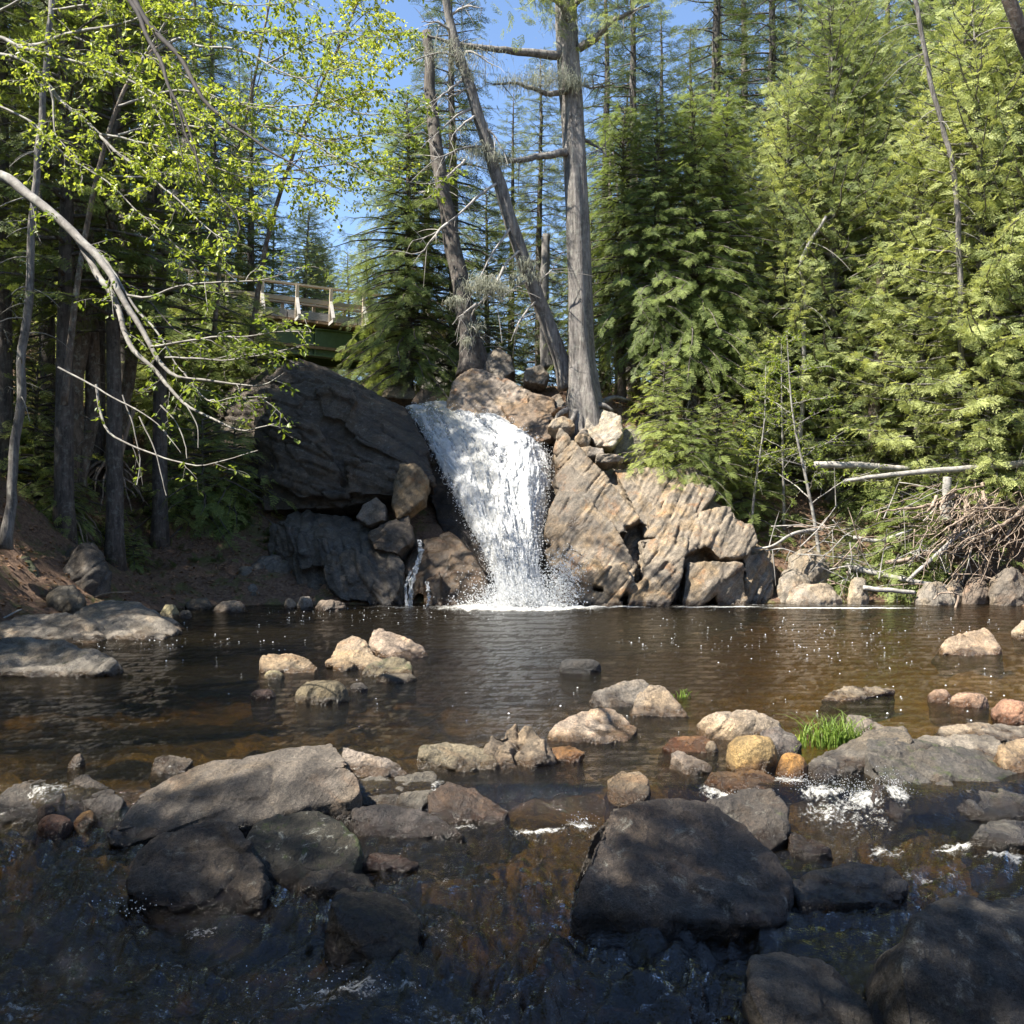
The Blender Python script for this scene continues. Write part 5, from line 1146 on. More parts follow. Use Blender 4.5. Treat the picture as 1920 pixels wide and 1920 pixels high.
for (px,py,Y,r_,n_) in ((1075,152,25.6,.22,420),(1040,140,25.5,.3,520),(1000,150,25.4,.3,380),(960,150,25.3,.25,220),(930,290,25.2,.22,200),(890,285,25.2,.25,120),(1060,30,25.7,.4,250),(1100,60,25.7,.4,160),(900,100,25.3,.35,160),(860,95,25.3,.3,120)):
    lichen_tuft(lm,W(px,py,Y)-o0,r_,n_,rng)
mb.build('limbs',M_BARK,gc); lm.build('beard_lichen',M_LICH,gc)
V,T,A=scatter(SPR['ced'],cO,cF,cU,cS,cT,rng); build('crown',V,[T],M_CED,gc,False,{'tint':A})
rb=MB()
for (pts,r_) in (([(1075,765,25.7),(1050,775,25.5),(1040,790,25.4)],.12),([(1090,775,25.6),(1088,800,25.4),(1095,820,25.2)],.14),([(1110,765,25.7),(1130,760,25.7),(1150,770,25.7)],.13),([(1120,760,26),(1150,745,26.2),(1180,750,26.3)],.1),([(1080,770,25.5),(1068,800,25.2),(1062,815,25.0)],.08)):
    P=pxl(pts,10)-o0; rb.tube(P,np.linspace(r_,.03,10),7)
rb.build('roots',M_BARK,gc)
# leaning dead tree
dt=empty('leaning_dead_tree',W(1058,705,26.2)); o0=np.array(dt.location); tag(dt,'leaning half-dead grey tree left of the great cedar, hung with lichen','tree')
mb=MB(); P=pxl([(1064,730,26.2),(1056,690,26.2),(1040,640,26.1),(1020,590,26),(1003,545,25.8),(988,505,25.7),(972,460,25.6),(960,425,25.5),(940,355,25.4),(925,310,25.3),(912,265,25.2),(899,225,25.1),(885,175,25),(866,120,24.9),(855,85,24.8),(845,45,24.8),(836,0,24.7),(825,-60,24.6)],60)-o0
P+=.02*np.stack([fbm(P*1.5,3),fbm(P*1.5+9,3),0*P[:,0]],1); mb.tube(P,np.interp(np.linspace(0,1,60),[0,.1,.5,.8,1],[.26,.21,.17,.13,.08]),12); mb.build('trunk',M_BARK,dt)
mb=MB(); lm=MB()
DL=[[(868,150,25),(840,170,24.7),(817,187,24.5),(790,200,24.4)],[(883,203,25),(853,217,24.7),(827,240,24.5),(800,262,24.4)],[(887,218,25),(860,233,24.7),(837,260,24.5)],[(880,160,25),(850,178,24.8),(830,186,24.7)],[(873,302,24.8),(847,327,24.5),(813,350,24.3),(790,362,24.2)],
 [(930,343,25.3),(893,370,24.9),(853,407,24.6),(813,437,24.4),(773,450,24.2)],[(840,418,24.5),(810,445,24.3),(790,470,24.2),(770,478,24.1)],[(957,430,25.4),(925,475,25),(907,507,24.8),(895,540,24.7)],[(990,525,25.6),(955,555,25.2),(935,580,25)],[(945,500,25),(920,545,24.8),(895,570,24.7),(880,600,24.7),(885,640,24.7)],
 [(895,570,24.7),(870,590,24.6),(850,610,24.6)],[(975,470,25.5),(950,490,25.2),(930,530,25)],[(900,230,25.1),(930,260,25),(950,290,24.9)],[(862,110,24.9),(830,100,24.6),(790,105,24.4),(760,120,24.3)],[(858,95,24.9),(890,100,24.7),(930,120,24.6)],[(850,60,24.8),(820,40,24.6),(790,35,24.5)],[(842,30,24.8),(870,15,24.7),(900,20,24.6)],[(1003,545,25.8),(1020,520,25.6),(1040,500,25.5)],[(915,275,25.2),(880,272,24.9),(840,282,24.7),(810,290,24.6)],[(1010,560,25.8),(975,600,25.5),(955,640,25.4)]]
for pts in DL:
    P=pxl(pts,12)-o0; P+=np.cumsum(rng.normal(0,.012,P.shape),0); mb.tube(P,np.linspace(.042,.010,12),5,0,cap=False)
    for _ in range(8):
        q=P[rng.randint(3,12)]; d=(P[-1]-P[0])*.4/ (np.linalg.norm(P[-1]-P[0])+.01)+rng.normal(0,.6,3); l=rng.uniform(.2,.7); s=np.linspace(0,1,5)
        mb.tube(q+d*(l*s)[:,None]+np.array([0,0,-.3*l])*(s*s)[:,None],np.linspace(.012,.004,5),3,.5,cap=False)
for (px,py,Y,r_,n_) in ((905,530,24.7,.26,700),(930,540,24.8,.2,420),(855,560,24.6,.12,260),(985,490,25.5,.16,300),(1000,515,25.6,.14,180),(970,520,25.3,.15,160),(875,635,24.7,.08,120),(890,610,24.7,.12,120),(860,110,24.8,.35,300),(830,90,24.6,.35,200),(880,140,24.9,.25,160),(900,280,25.1,.2,220),(935,300,25.2,.2,160)):
    lichen_tuft(lm,W(px,py,Y)-o0,r_,n_,rng,.2)
mb.build('dead_branches',M_DEAD,dt); lm.build('beard_lichen',M_LICH,dt)
# plain hand-placed trunks: (label, points, radius px list, bark)
def trunk_tree(label,name,lists,bark,cat='tree',twig=0,rootn=0,seed=0):
    rg=np.random.RandomState(seed); c=W(*lists[0][0][0]); root=empty(name,c); tag(root,label,cat)
    m=MB()
    for pts,r0,r1 in lists:
        P=pxl(pts,40)-c; P+=.05*np.stack([fbm(P*.9+seed,3),fbm(P*.9+9+seed,3),0*P[:,0]],1); rr=np.linspace(r0,r1,40); rr[:4]*=[1.5,1.25,1.1,1.03]; m.tube(P,rr*(1+.06*fbm(P*2,3)),12)
    for _ in range(twig):
        pts,r0,r1=lists[rg.randint(len(lists))]; P=pxl(pts,40)-c; q=P[rg.randint(6,38)]; a=rg.uniform(0,6.28); l=rg.uniform(.3,1.3); d=np.array([math.cos(a),math.sin(a)*.8,rg.uniform(-.3,.4)]); s=np.linspace(0,1,6)
        m.tube(q+d*(l*s)[:,None]+np.array([0,0,-.5*l])*(s**2)[:,None],np.linspace(.016,.005,6),4,1.0,cap=False)
    m.build('trunk',bark,root)
    if rootn:
        b=MB()
        for _ in range(rootn):
            a=rg.uniform(-.3,3.4); l=rg.uniform(.5,1.4); d=np.array([math.cos(a),-abs(math.sin(a)),0]); s=np.linspace(0,1,8)
            P=d*(l*s)[:,None]+np.array([0,0,-.9*l])*(s**1.6)[:,None]+np.cumsum(rg.normal(0,.05,(8,3)),0); b.tube(P+np.array([0,0,.15]),np.linspace(.05,.012,8),5,0,cap=False)
        b.build('roots',M_ROOT,root)
    return root
trunk_tree('rugged twin-stemmed trunk with flaking lichened bark on the left bank','twin_trunk_tree',[([(105,955,22.2),(128,880,22.3),(138,800,22.4),(140,720,22.4),(150,640,22.5),(155,520,22.5),(155,380,22.6),(156,250,22.6),(155,120,22.6),(156,-20,22.7),(158,-150,22.8)],.24,.15),([(135,925,22.5),(160,840,22.6),(175,740,22.7),(172,640,22.8),(165,540,22.9),(168,420,23),(172,300,23)],.2,.11)],M_BARKB,twig=30,rootn=14,seed=1)
trunk_tree('slim pale grey trunk at the left edge, curving up from the rocks','slim_tree',[([(10,1030,18.2),(22,940,18.3),(28,840,18.4),(36,760,18.4),(44,660,18.5),(52,560,18.5),(60,440,18.6),(68,320,18.6),(82,200,18.7),(95,60,18.7),(100,-80,18.8)],.095,.05)],M_BARK,twig=16,seed=2)
trunk_tree('leaning trunk with hanging roots right of the twin trunk','leaning_trunk_tree',[([(205,880,24.3),(222,800,24.4),(240,720,24.5),(250,640,24.6),(262,560,24.7),(280,420,24.8),(300,250,25),(318,60,25.2),(330,-100,25.4)],.17,.09)],M_BARKB,twig=18,rootn=22,seed=3)
trunk_tree('pale broken snag leaning on the left bank','snag',[([(222,870,23.6),(240,800,23.7),(255,765,23.8)],.07,.05)],M_ROOT,'snag',seed=4)
trunk_tree('light grey trunk behind the bridge approach at left','slope_tree',[([(290,545,31),(300,500,31),(312,450,31),(330,380,31),(345,300,31),(360,180,31)],.26,.16)],M_BARK,seed=5)
trunk_tree('dark curved trunk on the left slope beside the pale snag','curved_tree',[([(85,700,25),(80,560,25),(82,440,25.1),(78,330,25.2),(85,250,25.3),(105,180,25.3),(125,110,25.4),(130,0,25.4)],.13,.08)],M_BARKD,twig=14,seed=6)
trunk_tree('dead pale leaning trunk among the right-hand cedars','pale_dead_trunk',[([(1790,965,25.2),(1800,760,25.0),(1800,560,24.6),(1790,330,24.4),(1768,240,24.3),(1745,150,24.3),(1722,40,24.2),(1700,-60,24.2)],.09,.05)],M_BARK,twig=26,seed=7)
trunk_tree('brown leaning trunk in the top right corner','corner_trunk',[([(2080,1010,20.5),(2060,700,20),(2010,300,19),(1960,170,18.5),(1920,80,18.2),(1898,20,18),(1870,-60,17.8)],.16,.12)],M_BARKB,twig=8,seed=8)
trunk_tree('twisted pale dead stem left of the dense cedars','twisted_stem',[([(1500,830,27),(1506,700,26.9),(1508,560,26.8),(1502,500,26.6),(1515,460,26.5),(1535,430,26.4),(1550,405,26.3)],.07,.04)],M_DEAD,twig=8,seed=9)
trunk_tree('short pale stump under the silver log','stump',[([(1772,975,23.8),(1775,930,23.8),(1776,895,23.8)],.12,.1)],M_BARKL,'stump',seed=10)
trunk_tree('brown bare trunk glimpsed inside the right-hand cedars','inner_trunk',[([(1636,880,26.4),(1640,760,26.4),(1646,700,26.4),(1652,600,26.4),(1655,480,26.4)],.16,.14)],M_BARKB,twig=10,seed=11)
trunk_tree('dark double stem of the big spruce standing on the lip boulder','dark_trunk_tree',[([(882,705,27.9),(880,640,28),(868,560,28),(850,470,28.1),(838,400,28.2),(820,300,28.3),(808,180,28.5),(800,60,28.6)],.3,.14),([(912,700,28),(900,650,28.1),(880,600,28.1)],.16,.14)],M_BARKD,twig=40,seed=12)
trunk_tree('grey trunk right behind the leaning dead tree foot','rear_trunk',[([(1026,690,28.5),(1022,640,28.5),(1020,560,28.5),(1024,440,28.6)],.17,.12)],M_BARK,twig=8,seed=13)
GT='slender trunks in the shade behind the sunlit hemlocks'
for i,(px,y0,Y,r_) in enumerate(((1156,740,29.5,.07),(1258,760,29,.10),(1285,770,29.5,.08),(1345,800,29,.09),(1132,720,31,.12),(1170,730,32,.06),(1440,800,31,.12),(1476,820,29.5,.09),(1535,800,29.5,.07),(1590,790,30,.09),(1205,750,31,.08),(1310,780,31,.07))):
    z0=H1(ax(px,Y),Y); yb=HZ-(z0-CH)*F/Y+5
    t=trunk_tree('slender grey trunk in the shade behind the sunlit hemlocks','slender_trunk',[([(px,yb,Y),(px+rng.uniform(-6,6),yb-180,Y),(px+rng.uniform(-12,12),yb-380,Y),(px+rng.uniform(-15,15),yb-540,Y)],r_,r_*.2)],M_BARKD,twig=14,seed=30+i); t['group']=GT
# young maples on the right bank
ym=Stock(decid(31,6.2,.05,17,2.1,.085,3,'young_maple',M_TWIG,.30,up=.2,clump=3,ntw=7,sub=1,e=(.15,.7),trunkpts=[(0,0,-.2),(-.15,0,1.2),(-.42,0,2.6),(-.75,0,4.2),(-.9,0,6.2)]))
ym.put(ax(1542,24.3),24.3,.0,1.0,'young maple with small layered leaves leaning over the driftwood','tree')
ym.put(ax(1408,25.3),25.3,2.4,.72,'thin young maple growing beside the outcrop','tree',tilt=(0,.05))
ym.put(ax(1410,28.2),28.2,4.0,1.25,'bare-twigged young maple in front of the tall dark spruce','tree')
ym.put(ax(1470,26),26,1.2,.8,'smaller young maple between the outcrop and the driftwood','tree')
# yellow-green birch over the bridge end
bi=decid(41,10,.075,30,3.4,.10,6,'birch',M_BARKB,.35,up=.12,clump=2,ntw=11,sub=3,e=(-.1,.6),trunkpts=np.array([(0,0,0),(.5,0,3),(1.6,-.3,6),(2.8,-.5,8.5),(3.8,-.6,11)]),azr=(-1.3,1.3))
P=W(470,640,26.5); bi.location=P; tag(bi,'yellow-green birch with fine new leaves arching over the bridge end','tree')
b2=decid(42,10,.06,18,3.0,.10,5,'birch',M_BARKB,.45,up=.12,clump=2,ntw=9,sub=2,e=(-.1,.7),trunkpts=np.array([(0,0,0),(.3,0,3),(.9,0,6),(1.5,0,9),(2.0,0,12)]),azr=(-1.6,1.6))
b2.location=W(400,640,25); tag(b2,'thin birch with fine new leaves against the sky, upper left','tree')
# ---------------------------------------------------------------- trees whose limbs hang in from the left edge
def overhang(label,name,tpts,r0,r1,limbs,Y,bark,twig,leaf,ntw,nl,L,seed,size=.062,dY=.0):
    rg=np.random.RandomState(seed); c=W(*tpts[0]); root=empty(name,c); tag(root,label,'tree')
    t=MB(); P=pxl(tpts,30)-c; t.tube(P,np.linspace(r0,r1,30),12); t.build('trunk',bark,root)
    wd=MB(); lf=MB()
    for li in limbs:
        pts,ra=li[0],li[1]; yy=li[2] if len(li)>2 else Y; y2=li[3] if len(li)>3 else yy-.8
        tw=li[4] if len(li)>4 else 1.0
        n=len(pts); PP=np.array([W(p[0],p[1],yy+(y2-yy)*i/(n-1)) for i,p in enumerate(pts)])
        Ln=np.linalg.norm(np.diff(PP,axis=0),axis=1).sum(); m=max(12,int(Ln/.09)); P=poly(PP,m)-c
        P+=.012*np.stack([fbm(P*3+seed,3),fbm(P*3+5,3),fbm(P*3+11,3)],1)
        wd.tube(P,np.linspace(ra,.004,m),7,0,cap=False)
        twigs_on(P,rg,int(ntw*Ln*tw),L,wd,lf,size,nl,.0045,.05,2,2,.12,-.22)
    wd.build('branches',twig,root); lf.build('leaves',leaf,root,False); return root
overhang('leafy tree arching in from the left edge with pale lichened limbs','overhanging_tree',[(-420,900,9.5),(-330,700,9.6),(-250,520,9.8),(-160,400,10),(-60,330,10.1)],.2,.07,[
 ([(-60,330),(0,328),(50,363),(83,388),(117,417),(143,443),(167,467),(187,487),(207,513),(223,547),(243,583),(267,620),(290,667),(307,687),(333,707),(393,713),(483,723),(533,700)],.062,10.1,9.0,.5),
 ([(143,443),(167,483),(187,520),(207,547),(225,590),(233,623),(250,660),(293,697),(317,727),(350,760),(400,787),(450,807),(483,803),(520,795)],.04,9.9,8.8,.4),
 ([(125,425),(160,455),(190,480),(215,515),(235,550),(262,590),(285,610),(310,650),(335,690),(350,700)],.026,9.9,9.2,.5),
 ([(283,650),(333,643),(400,633),(467,630),(530,620),(583,623)],.014,9.2,8.6,1.5),
 ([(240,553),(277,557),(333,537),(400,530),(467,527),(493,523),(560,505)],.014,9.4,8.8,1.0),
 ([(180,720),(187,767),(200,807),(240,833),(300,857),(340,867),(383,873),(450,853),(483,843)],.014,9.6,9,.3),
 ([(110,690),(170,720),(215,745),(260,770),(300,800),(340,850)],.012,9.6,9.2,.3),
 ([(345,700),(380,745),(400,755),(440,745),(500,745)],.009,9.2,8.8,1.5),([(310,670),(370,672),(430,675),(490,665),(560,650)],.010,9.1,8.7,1.2),
 ([(300,760),(330,790),(345,830),(350,860)],.008,9.2,9,.2),([(350,760),(370,800),(372,840)],.007,9.1,9,.2),([(260,780),(285,830),(300,880),(310,930)],.008,9.4,9.2,.1),([(230,740),(250,800),(262,860),(258,910)],.008,9.5,9.3,.1)],
 10,M_BARKL,M_TWIG,M_DEC,5.6,5,.45,51,.056)
overhang('second leafy tree reaching in from the upper left edge','overhanging_tree',[(-500,820,11.5),(-400,560,11.6),(-300,330,11.8),(-180,180,12),(-80,90,12.1)],.2,.06,[
 ([(-80,60),(0,70),(33,87),(73,97),(127,113),(187,130),(233,147),(277,170),(320,197),(400,240),(470,300)],.03,12,11,1.2),
 ([(-80,90),(0,103),(27,107),(60,123),(83,147),(97,177),(100,217),(103,247),(110,260),(150,310)],.03,12,11.4,.9),
 ([(60,123),(95,165),(123,197),(157,223),(187,253),(220,287),(263,317),(300,347),(333,373),(367,407),(393,430),(420,450)],.03,12,10.6,1.0),
 ([(33,87),(80,83),(110,70),(160,57),(207,50),(253,37),(300,7),(340,-20)],.035,12,11.5,.9),
 ([(140,100),(180,110),(250,150),(300,220),(330,290),(360,340),(420,380),(520,410)],.018,12,11,1.6),
 ([(180,250),(230,260),(300,275),(370,300),(450,330),(540,345),(610,370)],.016,11.5,10.8,1.7),
 ([(0,200),(60,230),(120,290),(200,340),(260,400),(310,440),(370,500)],.016,11.6,11,1.0),
 ([(120,60),(190,90),(260,100),(330,130),(400,180),(470,200),(560,210)],.016,12,11.2,1.6),
 ([(100,20),(180,10),(280,30),(380,40),(450,60),(540,60),(620,90)],.016,12,11.2,1.6),
 ([(0,20),(60,-10),(150,-20),(250,-10),(350,-10),(450,10),(560,5)],.016,12,11.2,1.4)],
 12,M_BARKL,M_TWIG,M_DEC,8.0,6,.55,52,.064)
overhang('shaded tree whose dark twigs hang from the top edge','overhanging_tree',[(-700,760,7.0),(-560,300,7.0),(-380,-60,7.1),(-150,-220,7.2),(60,-200,7.2)],.16,.06,[
 ([(60,-200),(180,-100),(243,0),(263,30),(277,67),(293,97),(307,127),(313,160),(333,200),(357,253),(370,307),(380,347)],.03,7.2,6.6,.7),
 ([(180,-100),(240,-20),(267,27),(300,67),(333,103),(357,143),(383,187),(427,230),(473,260),(520,290),(567,320),(600,343)],.028,7.2,6.4,.9),
 ([(333,200),(350,260),(390,330),(440,400),(450,430)],.008,6.8,6.6,.9),([(300,120),(320,180),(330,240),(345,300)],.008,6.9,6.8,.8)],
 7,M_BARKD,M_TWIGD,M_DEC,2.4,3,.32,53,.05)
overhang('thin-limbed tree spreading bare pale boughs toward the sky gap','overhanging_tree',[(120,760,20),(150,500,20),(200,260,20),(260,120,20),(330,70,19.8)],.075,.03,[
 ([(260,120),(333,73),(373,87),(427,90),(467,100),(507,123),(540,140),(573,145),(627,133),(690,105)],.035,20,18,1.2),
 ([(200,260),(300,235),(400,240),(480,235),(560,250),(620,265),(700,250),(770,255)],.03,20,18,1.6),
 ([(220,200),(330,170),(430,190),(530,200),(620,190),(700,170),(780,180)],.03,20,18,1.6),([(180,330),(300,330),(420,300),(520,310),(600,290),(680,310),(740,300)],.026,20,18,1.4),
 ([(250,140),(330,20),(420,-20),(520,-10),(600,20)],.03,20,18.5,1.0),([(500,120),(560,90),(630,60),(690,70),(760,60)],.018,19,18,1.6),([(560,145),(640,200),(700,215),(790,205)],.016,18.6,18,2.0),([(560,250),(640,300),(720,330),(800,345),(845,330)],.016,18.8,18,1.8)],
 20,M_BARKB,M_TWIG,M_DEC,4.2,5,.85,54,.095)
# ---------------------------------------------------------------- shade trees round the viewer (they throw the shade in front)
GV='trees standing round the viewpoint'
SHADE=[(-8.7,2.7,hemB,1.0,.6),(-6.4,1.5,hemA,1.0,.4),(-4.4,-.6,hemB,1.0,.2),(-2.0,-2.4,hemA,1.0,.2),(-9.3,-.5,hemB,1.15,1.0),(-6.2,-3.2,hemA,1.1,.8),(-10.4,7.2,hemA,.9,1.0),(-12.2,10.2,hemB,1.1,1.6),(-13.4,5.4,hemA,1.1,1.8),(-14.2,14,hemB,1.2,2.4),(-16,18,hemA,1.1,3.6),(-15.8,22.5,hemB,1.1,4.5),(-3.3,.8,hiA,1.0,.1),(-1.2,-1.5,hiA,1.0,.1),(-.6,-3.6,hiA,1.15,.3),(-12.9,18.5,hiA,1.0,2.2),(-13.6,21.5,hiA,1.1,3.0)]
for (xx,yy,st,sc,zz) in SHADE:
    st.put(xx,yy,rt.uniform(0,6.28),sc,'forest tree on the near bank shading the riffle','tree',GV,z=zz)
# ================================================================ ground cover and driftwood
rng=np.random.RandomState(77)
def on_ground(n,x0,x1,y0,y1,zmin=.12):
    xx=rng.uniform(x0,x1,n); yy=rng.uniform(y0,y1,n); zz=HT(xx,yy); k=zz>zmin
    return np.stack([xx,yy,zz],1)[k]
P=np.vstack([on_ground(15000,-14,-2,13,30),on_ground(14000,1,15,21.5,32),on_ground(1500,-3,5,26,31)])
n=len(P); fw=rng.normal(0,1,(n,3))*np.array([1,1,.3]); up=np.array([0,0,1.0])+rng.normal(0,.35,(n,3))
V,T,A=scatter(LK,P+np.array([0,0,.02]),fw,up,rng.uniform(.05,.12,n),rng.rand(n),rng,0)
lo=build('leaf_litter',V,[T],M_LIT,None,False,{'tint':A}); tag(lo,'dry brown leaves strewn over both banks','leaf litter',kind='stuff')
# low green plants on the ferny ledge and bank
P=np.vstack([on_ground(900,-7.5,-3,23.8,26.5,.8),on_ground(500,-13,-6,21,28,.8),on_ground(900,5,14,23.5,29,.6)])
P=P[fbm(P*.8,2)>.02]; n=len(P)
O=np.repeat(P,5,0); fw=rng.normal(0,1,(len(O),3))*np.array([1,1,.25])+np.array([0,0,.55])
V,T,A=scatter(SPR['hem'],O,fw,np.array([0,0,1.0])+rng.normal(0,.3,(len(O),3)),rng.uniform(.12,.34,len(O)),rng.rand(len(O)),rng)
uo=build('undergrowth',V,[T],M_FERN,None,False,{'tint':A}); tag(uo,'low green ferns and herbs on the banks','undergrowth',kind='stuff')
# grass tufts in the stream
def tuft(label,px,py,h,n,r,seed):
    rg=np.random.RandomState(seed); Y,z=base_on_water(px,py); c=np.array([ax(px,Y),Y,z-.02]); m=MB()
    for _ in range(n):
        p=rg.normal(0,1,3)*np.array([r,r*.5,0]); l=h*rg.uniform(.5,1.15); d=rg.normal(0,.28,3)*np.array([1,1,0]); s=np.linspace(0,1,6)
        Q=p+np.array([0,0,1])*(l*s)[:,None]+d*(l*s**2)[:,None]*1.3-np.array([0,0,.25*l])*(s**4)[:,None]
        w=.0055*(1-s**1.5)+.0006; side=np.array([math.cos(rg.rand()*6),math.sin(rg.rand()*6),0])
        V=np.stack([Q-side*w[:,None],Q+side*w[:,None]],1).reshape(-1,3); i=np.arange(5)*2
        m.add(V,None,np.stack([i,i+1,i+3,i+2],1),rg.rand())
    o=m.build('grass_tuft',M_GRS); o.location=c; tag(o,label,'grass tuft')
tuft('bright green grass tuft growing between the stones of the right-hand row',1562,1398,.34,240,.13,1)
tuft('few grass blades at the edge of the dark slanted stone',1492,1398,.16,40,.05,2)
tuft('small grass sprig standing in the pool beside the striped rock',1280,1308,.14,30,.05,3)
tuft('short grass blades between the slanted stone and the orange stone',1478,1412,.1,24,.04,4)
# fallen logs and driftwood
def log(label,pts,r0,r1,mat,name='fallen_log',cat='log',twig=0,seed=0,group=None):
    rg=np.random.RandomState(seed); c=W(*pts[0]); P=pxl(pts,24)-c; P+=.02*np.stack([0*P[:,0],fbm(P*2+seed,2),fbm(P*2+seed+9,2)],1)
    m=MB(); m.tube(P,np.linspace(r0,r1,24)*(1+.08*fbm(P*5,2)),9)
    for _ in range(twig):
        q=P[rg.randint(3,23)]; d=rg.normal(0,1,3)*np.array([1,.5,.8]); l=rg.uniform(.2,.7); s=np.linspace(0,1,6)
        m.tube(q+d*(l*s)[:,None]+np.array([0,0,-.2*l])*(s*s)[:,None],np.linspace(.014,.004,6),4,cap=False)
    o=m.build(name,mat); o.location=c; tag(o,label,cat,group)
log('long silver birch log lying across the right bank',[(1580,902,24.2),(1650,893,24.1),(1730,885,24),(1800,880,24),(1870,874,24.1),(1930,868,24.2)],.05,.10,M_BARKL,seed=1)
log('pale bare log behind the silver birch log',[(1525,872,25.2),(1600,872,25.2),(1650,876,25.2),(1705,880,25.3)],.10,.08,M_DEAD,seed=2)
log('barkless pale log slanting down to the shore stones',[(1585,1060,23.6),(1640,1074,23.4),(1700,1088,23.2),(1775,1100,23.0)],.085,.05,M_DEAD,seed=3)
log('short pale log lying on the shore stones',[(1618,1102,22.5),(1660,1106,22.4),(1715,1112,22.4)],.06,.05,M_DEAD,seed=4)
log('arched whitish branch at the foot of the evergreen bush',[(1600,1008,23.9),(1640,1014,23.7),(1680,1005,23.6),(1710,992,23.7)],.055,.03,M_DEAD,'fallen_branch','branch',8,5)
log('forked pale branch beside the outcrop end',[(1412,1030,23.2),(1450,1022,23.1),(1490,1000,23.3),(1530,993,23.5)],.02,.05,M_DEAD,'fallen_branch','branch',12,6)
log('slanting pale driftwood pole left of the root wall',[(1700,1090,22.7),(1745,1050,22.9),(1790,1010,23.1),(1830,985,23.4)],.04,.055,M_DEAD,'fallen_branch','branch',4,7)
log('brown driftwood pole beneath the slanting pole',[(1660,1055,23.3),(1720,1045,23.2),(1780,1020,23.3)],.05,.06,M_ROOT,'fallen_branch','branch',4,8)
log('dead stick jutting from the left shore boulder',[(178,1120,17.6),(200,1113,17.4),(245,1110,17.2)],.02,.012,M_ROOT,'fallen_branch','branch',0,9)
log('dark bent root standing in the water at the right shore',[(1790,1145,21.5),(1796,1115,21.6),(1765,1112,21.7),(1750,1125,21.7)],.03,.015,M_ROOT,'fallen_branch','branch',2,10)
log('pale stick lying on the left shore boulder\'s edge',[(-10,1168,16.6),(20,1152,16.8),(40,1142,17)],.02,.014,M_DEAD,'fallen_branch','branch',0,11)
GK='bare sticks in the driftwood tangle on the right bank'
rg=np.random.RandomState(9)
for i in range(46):
    px=rg.uniform(1430,1930); py=rg.uniform(960,1105); Y=23.6-(py-960)/145*1.0+rg.uniform(-.2,.3); a=rg.normal(.3,.9); l=rg.uniform(40,120)
    pts=[(px,py,Y),(px+l*.5*math.cos(a),py-l*.5*math.sin(a)+rg.uniform(-8,8),Y+rg.uniform(-.2,.2)),(px+l*math.cos(a),py-l*math.sin(a),Y+rg.uniform(-.3,.3))]
    log('bare stick in the driftwood tangle on the right bank',pts,.018,.007,(M_DEAD,M_ROOT,M_TWIG)[i%3],'driftwood_stick','stick',3,100+i,GK)
# root wall at far right
rw=empty('root_wall',W(1880,960,23)); c=np.array(rw.location); tag(rw,'wall of exposed roots hanging from the undercut bank at far right','roots')
m=MB()
for i in range(90):
    px=rg.uniform(1740,1990); py=rg.uniform(905,985); l=rg.uniform(50,160); a=rg.normal(2.25,.55); big=i<16
    dx_=l*math.cos(a); dy_=abs(l*math.sin(a))
    pts=[(px,py,23.4),(px+dx_*.35+rg.normal(0,10),py+dy_*.4,23.0+rg.normal(0,.12)),(px+dx_*.8+rg.normal(0,12),py+dy_*.75,22.75+rg.normal(0,.15)),(px+dx_,min(1122,py+dy_),22.5+rg.normal(0,.15))]
    P=pxl(pts,16)-c; P+=np.cumsum(rg.normal(0,.022,P.shape),0); m.tube(P,np.linspace(rg.uniform(.035,.065) if big else rg.uniform(.006,.022),.006,16)*(1+.15*fbm(P*4,2)),6 if big else 4,cap=False)
m.build('roots',M_ROOT,rw)
rock('bank',[[W(1760,930,24.2),W(2050,930,23.6),W(1800,1120,23.2),W(2050,1125,22.8),W(1780,1000,23.7),W(2050,990,23.0),W(1780,930,26),W(2050,930,26),W(1780,1120,26),W(2050,1120,26)]],.07,'dark earthen undercut bank behind the exposed roots','earth bank',col=(.13,.095,.065),sm=3,amp=.04,mat=M_CLIFFD,lich=0)

# bubbles drifting on the pool
rg=np.random.RandomState(31); C=[]
for (px,py,sx,sy,n_) in ((620,1152,150,11,240),(780,1150,90,9,120),(1500,1185,130,22,230),(1620,1215,110,26,150),(250,1205,70,7,70),(1790,1180,90,12,80),(420,1215,90,25,70),(1250,1180,90,20,110),(1050,1290,260,60,120),(1700,1290,120,40,60)):
    for _ in range(n_//2):
        y_=max(1141,rg.normal(py,sy)); x_=rg.normal(px,sx); Y=CH*F/(y_-HZ); C.append((ax(x_,Y),Y,.004))
C=np.array(C); th=np.arange(6)*math.pi/3
ring=np.stack([np.cos(th),np.sin(th),0*th],1); dome=np.vstack([ring,ring*.6+[0,0,.6],[[0,0,.85]]])
Fd=np.array([[k,(k+1)%6,6+(k+1)%6] for k in range(6)]+[[k,6+(k+1)%6,6+k] for k in range(6)]+[[6+k,6+(k+1)%6,12] for k in range(6)])
rr_=np.minimum(rg.exponential(.0035,len(C))+.0025,.011)
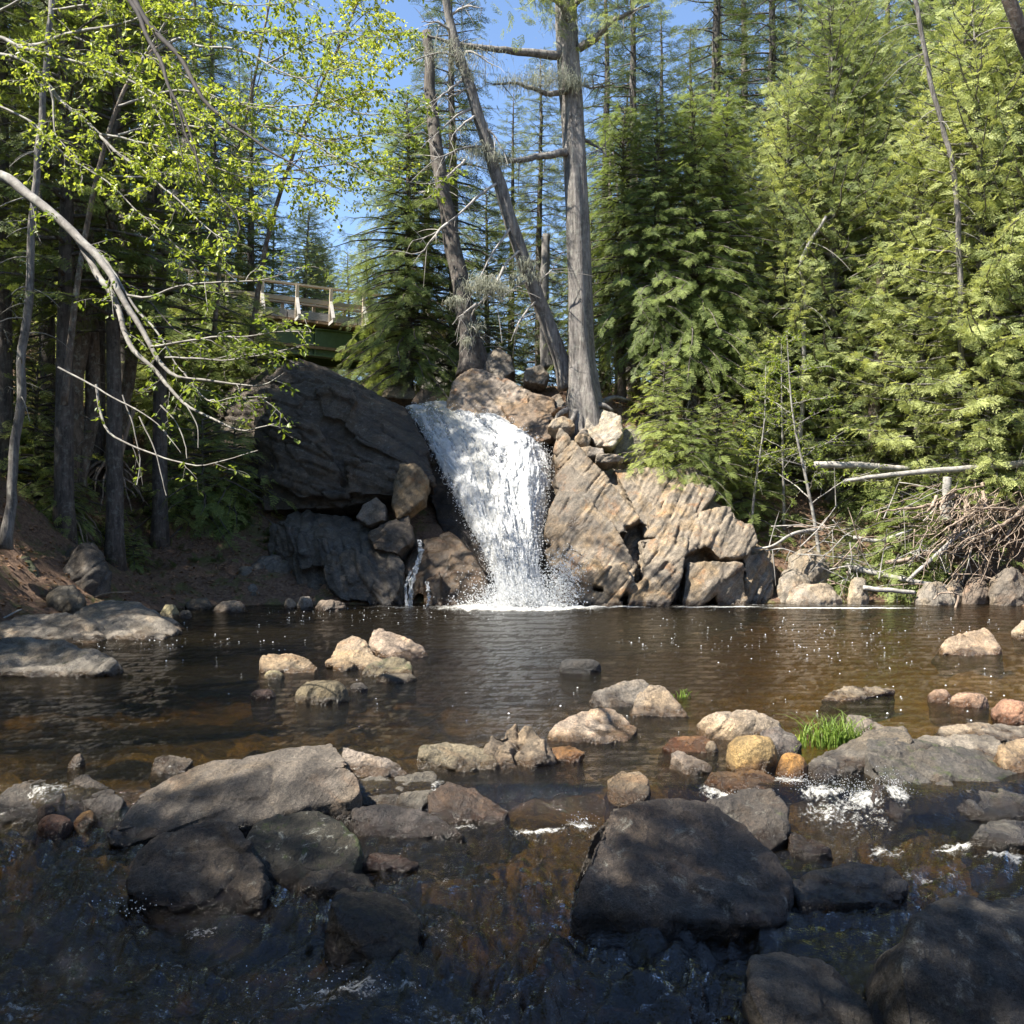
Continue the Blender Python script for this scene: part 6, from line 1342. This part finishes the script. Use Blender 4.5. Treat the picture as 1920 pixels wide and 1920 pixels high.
BV=(C[:,None,:]+dome[None]*rr_[:,None,None]).reshape(-1,3); BF=(Fd[None]+(np.arange(len(C))*13)[:,None,None]).reshape(-1,3)
bb=build('bubbles',BV,[BF],md); tag(bb,'white bubbles and foam flecks drifting on the pool','bubbles',kind='stuff')
# ================================================================ camera, light
cam=bpy.data.cameras.new('camera'); co=bpy.data.objects.new('camera',cam); COL.objects.link(co)
co.location=(0,0,CH); co.rotation_euler=(R(90),0,0); cam.sensor_width=36; cam.lens=36*F/1920; cam.shift_y=(HZ-960)/1920; cam.clip_end=2000; cam.clip_start=.05
SC.camera=co
SUN_EL=R(54); SUN_AZ=R(-116)     # azimuth from +Y (view direction) clockwise; negative = from the left
sd=Vector((math.sin(SUN_AZ)*math.cos(SUN_EL),math.cos(SUN_AZ)*math.cos(SUN_EL),math.sin(SUN_EL)))
sl=bpy.data.lights.new('sun','SUN'); so=bpy.data.objects.new('sun',sl); COL.objects.link(so)
sl.energy=5.0; sl.angle=R(.53); sl.color=(1,.94,.84); so.rotation_euler=sd.to_track_quat('Z','Y').to_euler()
w=bpy.data.worlds.new('World'); SC.world=w; w.use_nodes=True; nt=w.node_tree
sky=nt.nodes.new('ShaderNodeTexSky'); sky.sky_type='NISHITA'; sky.sun_disc=False; sky.sun_elevation=SUN_EL; sky.sun_rotation=SUN_AZ
sky.air_density=1.0; sky.dust_density=.1; sky.ozone_density=2.2; sky.altitude=1500
bg=nt.nodes.get('Background'); bg.inputs['Strength'].default_value=.088; nt.links.new(sky.outputs[0],bg.inputs['Color'])
SC.view_settings.view_transform='Standard'; SC.view_settings.look='None'; SC.view_settings.gamma=1; SC.view_settings.use_curve_mapping=False
SC.view_settings.exposure=1.8
SC.render.engine='CYCLES'; cy=SC.cycles
cy.max_bounces=8; cy.diffuse_bounces=3; cy.glossy_bounces=3; cy.transmission_bounces=4; cy.transparent_max_bounces=12
cy.use_denoising=True; cy.sample_clamp_indirect=6; cy.caustics_reflective=False; cy.caustics_refractive=False
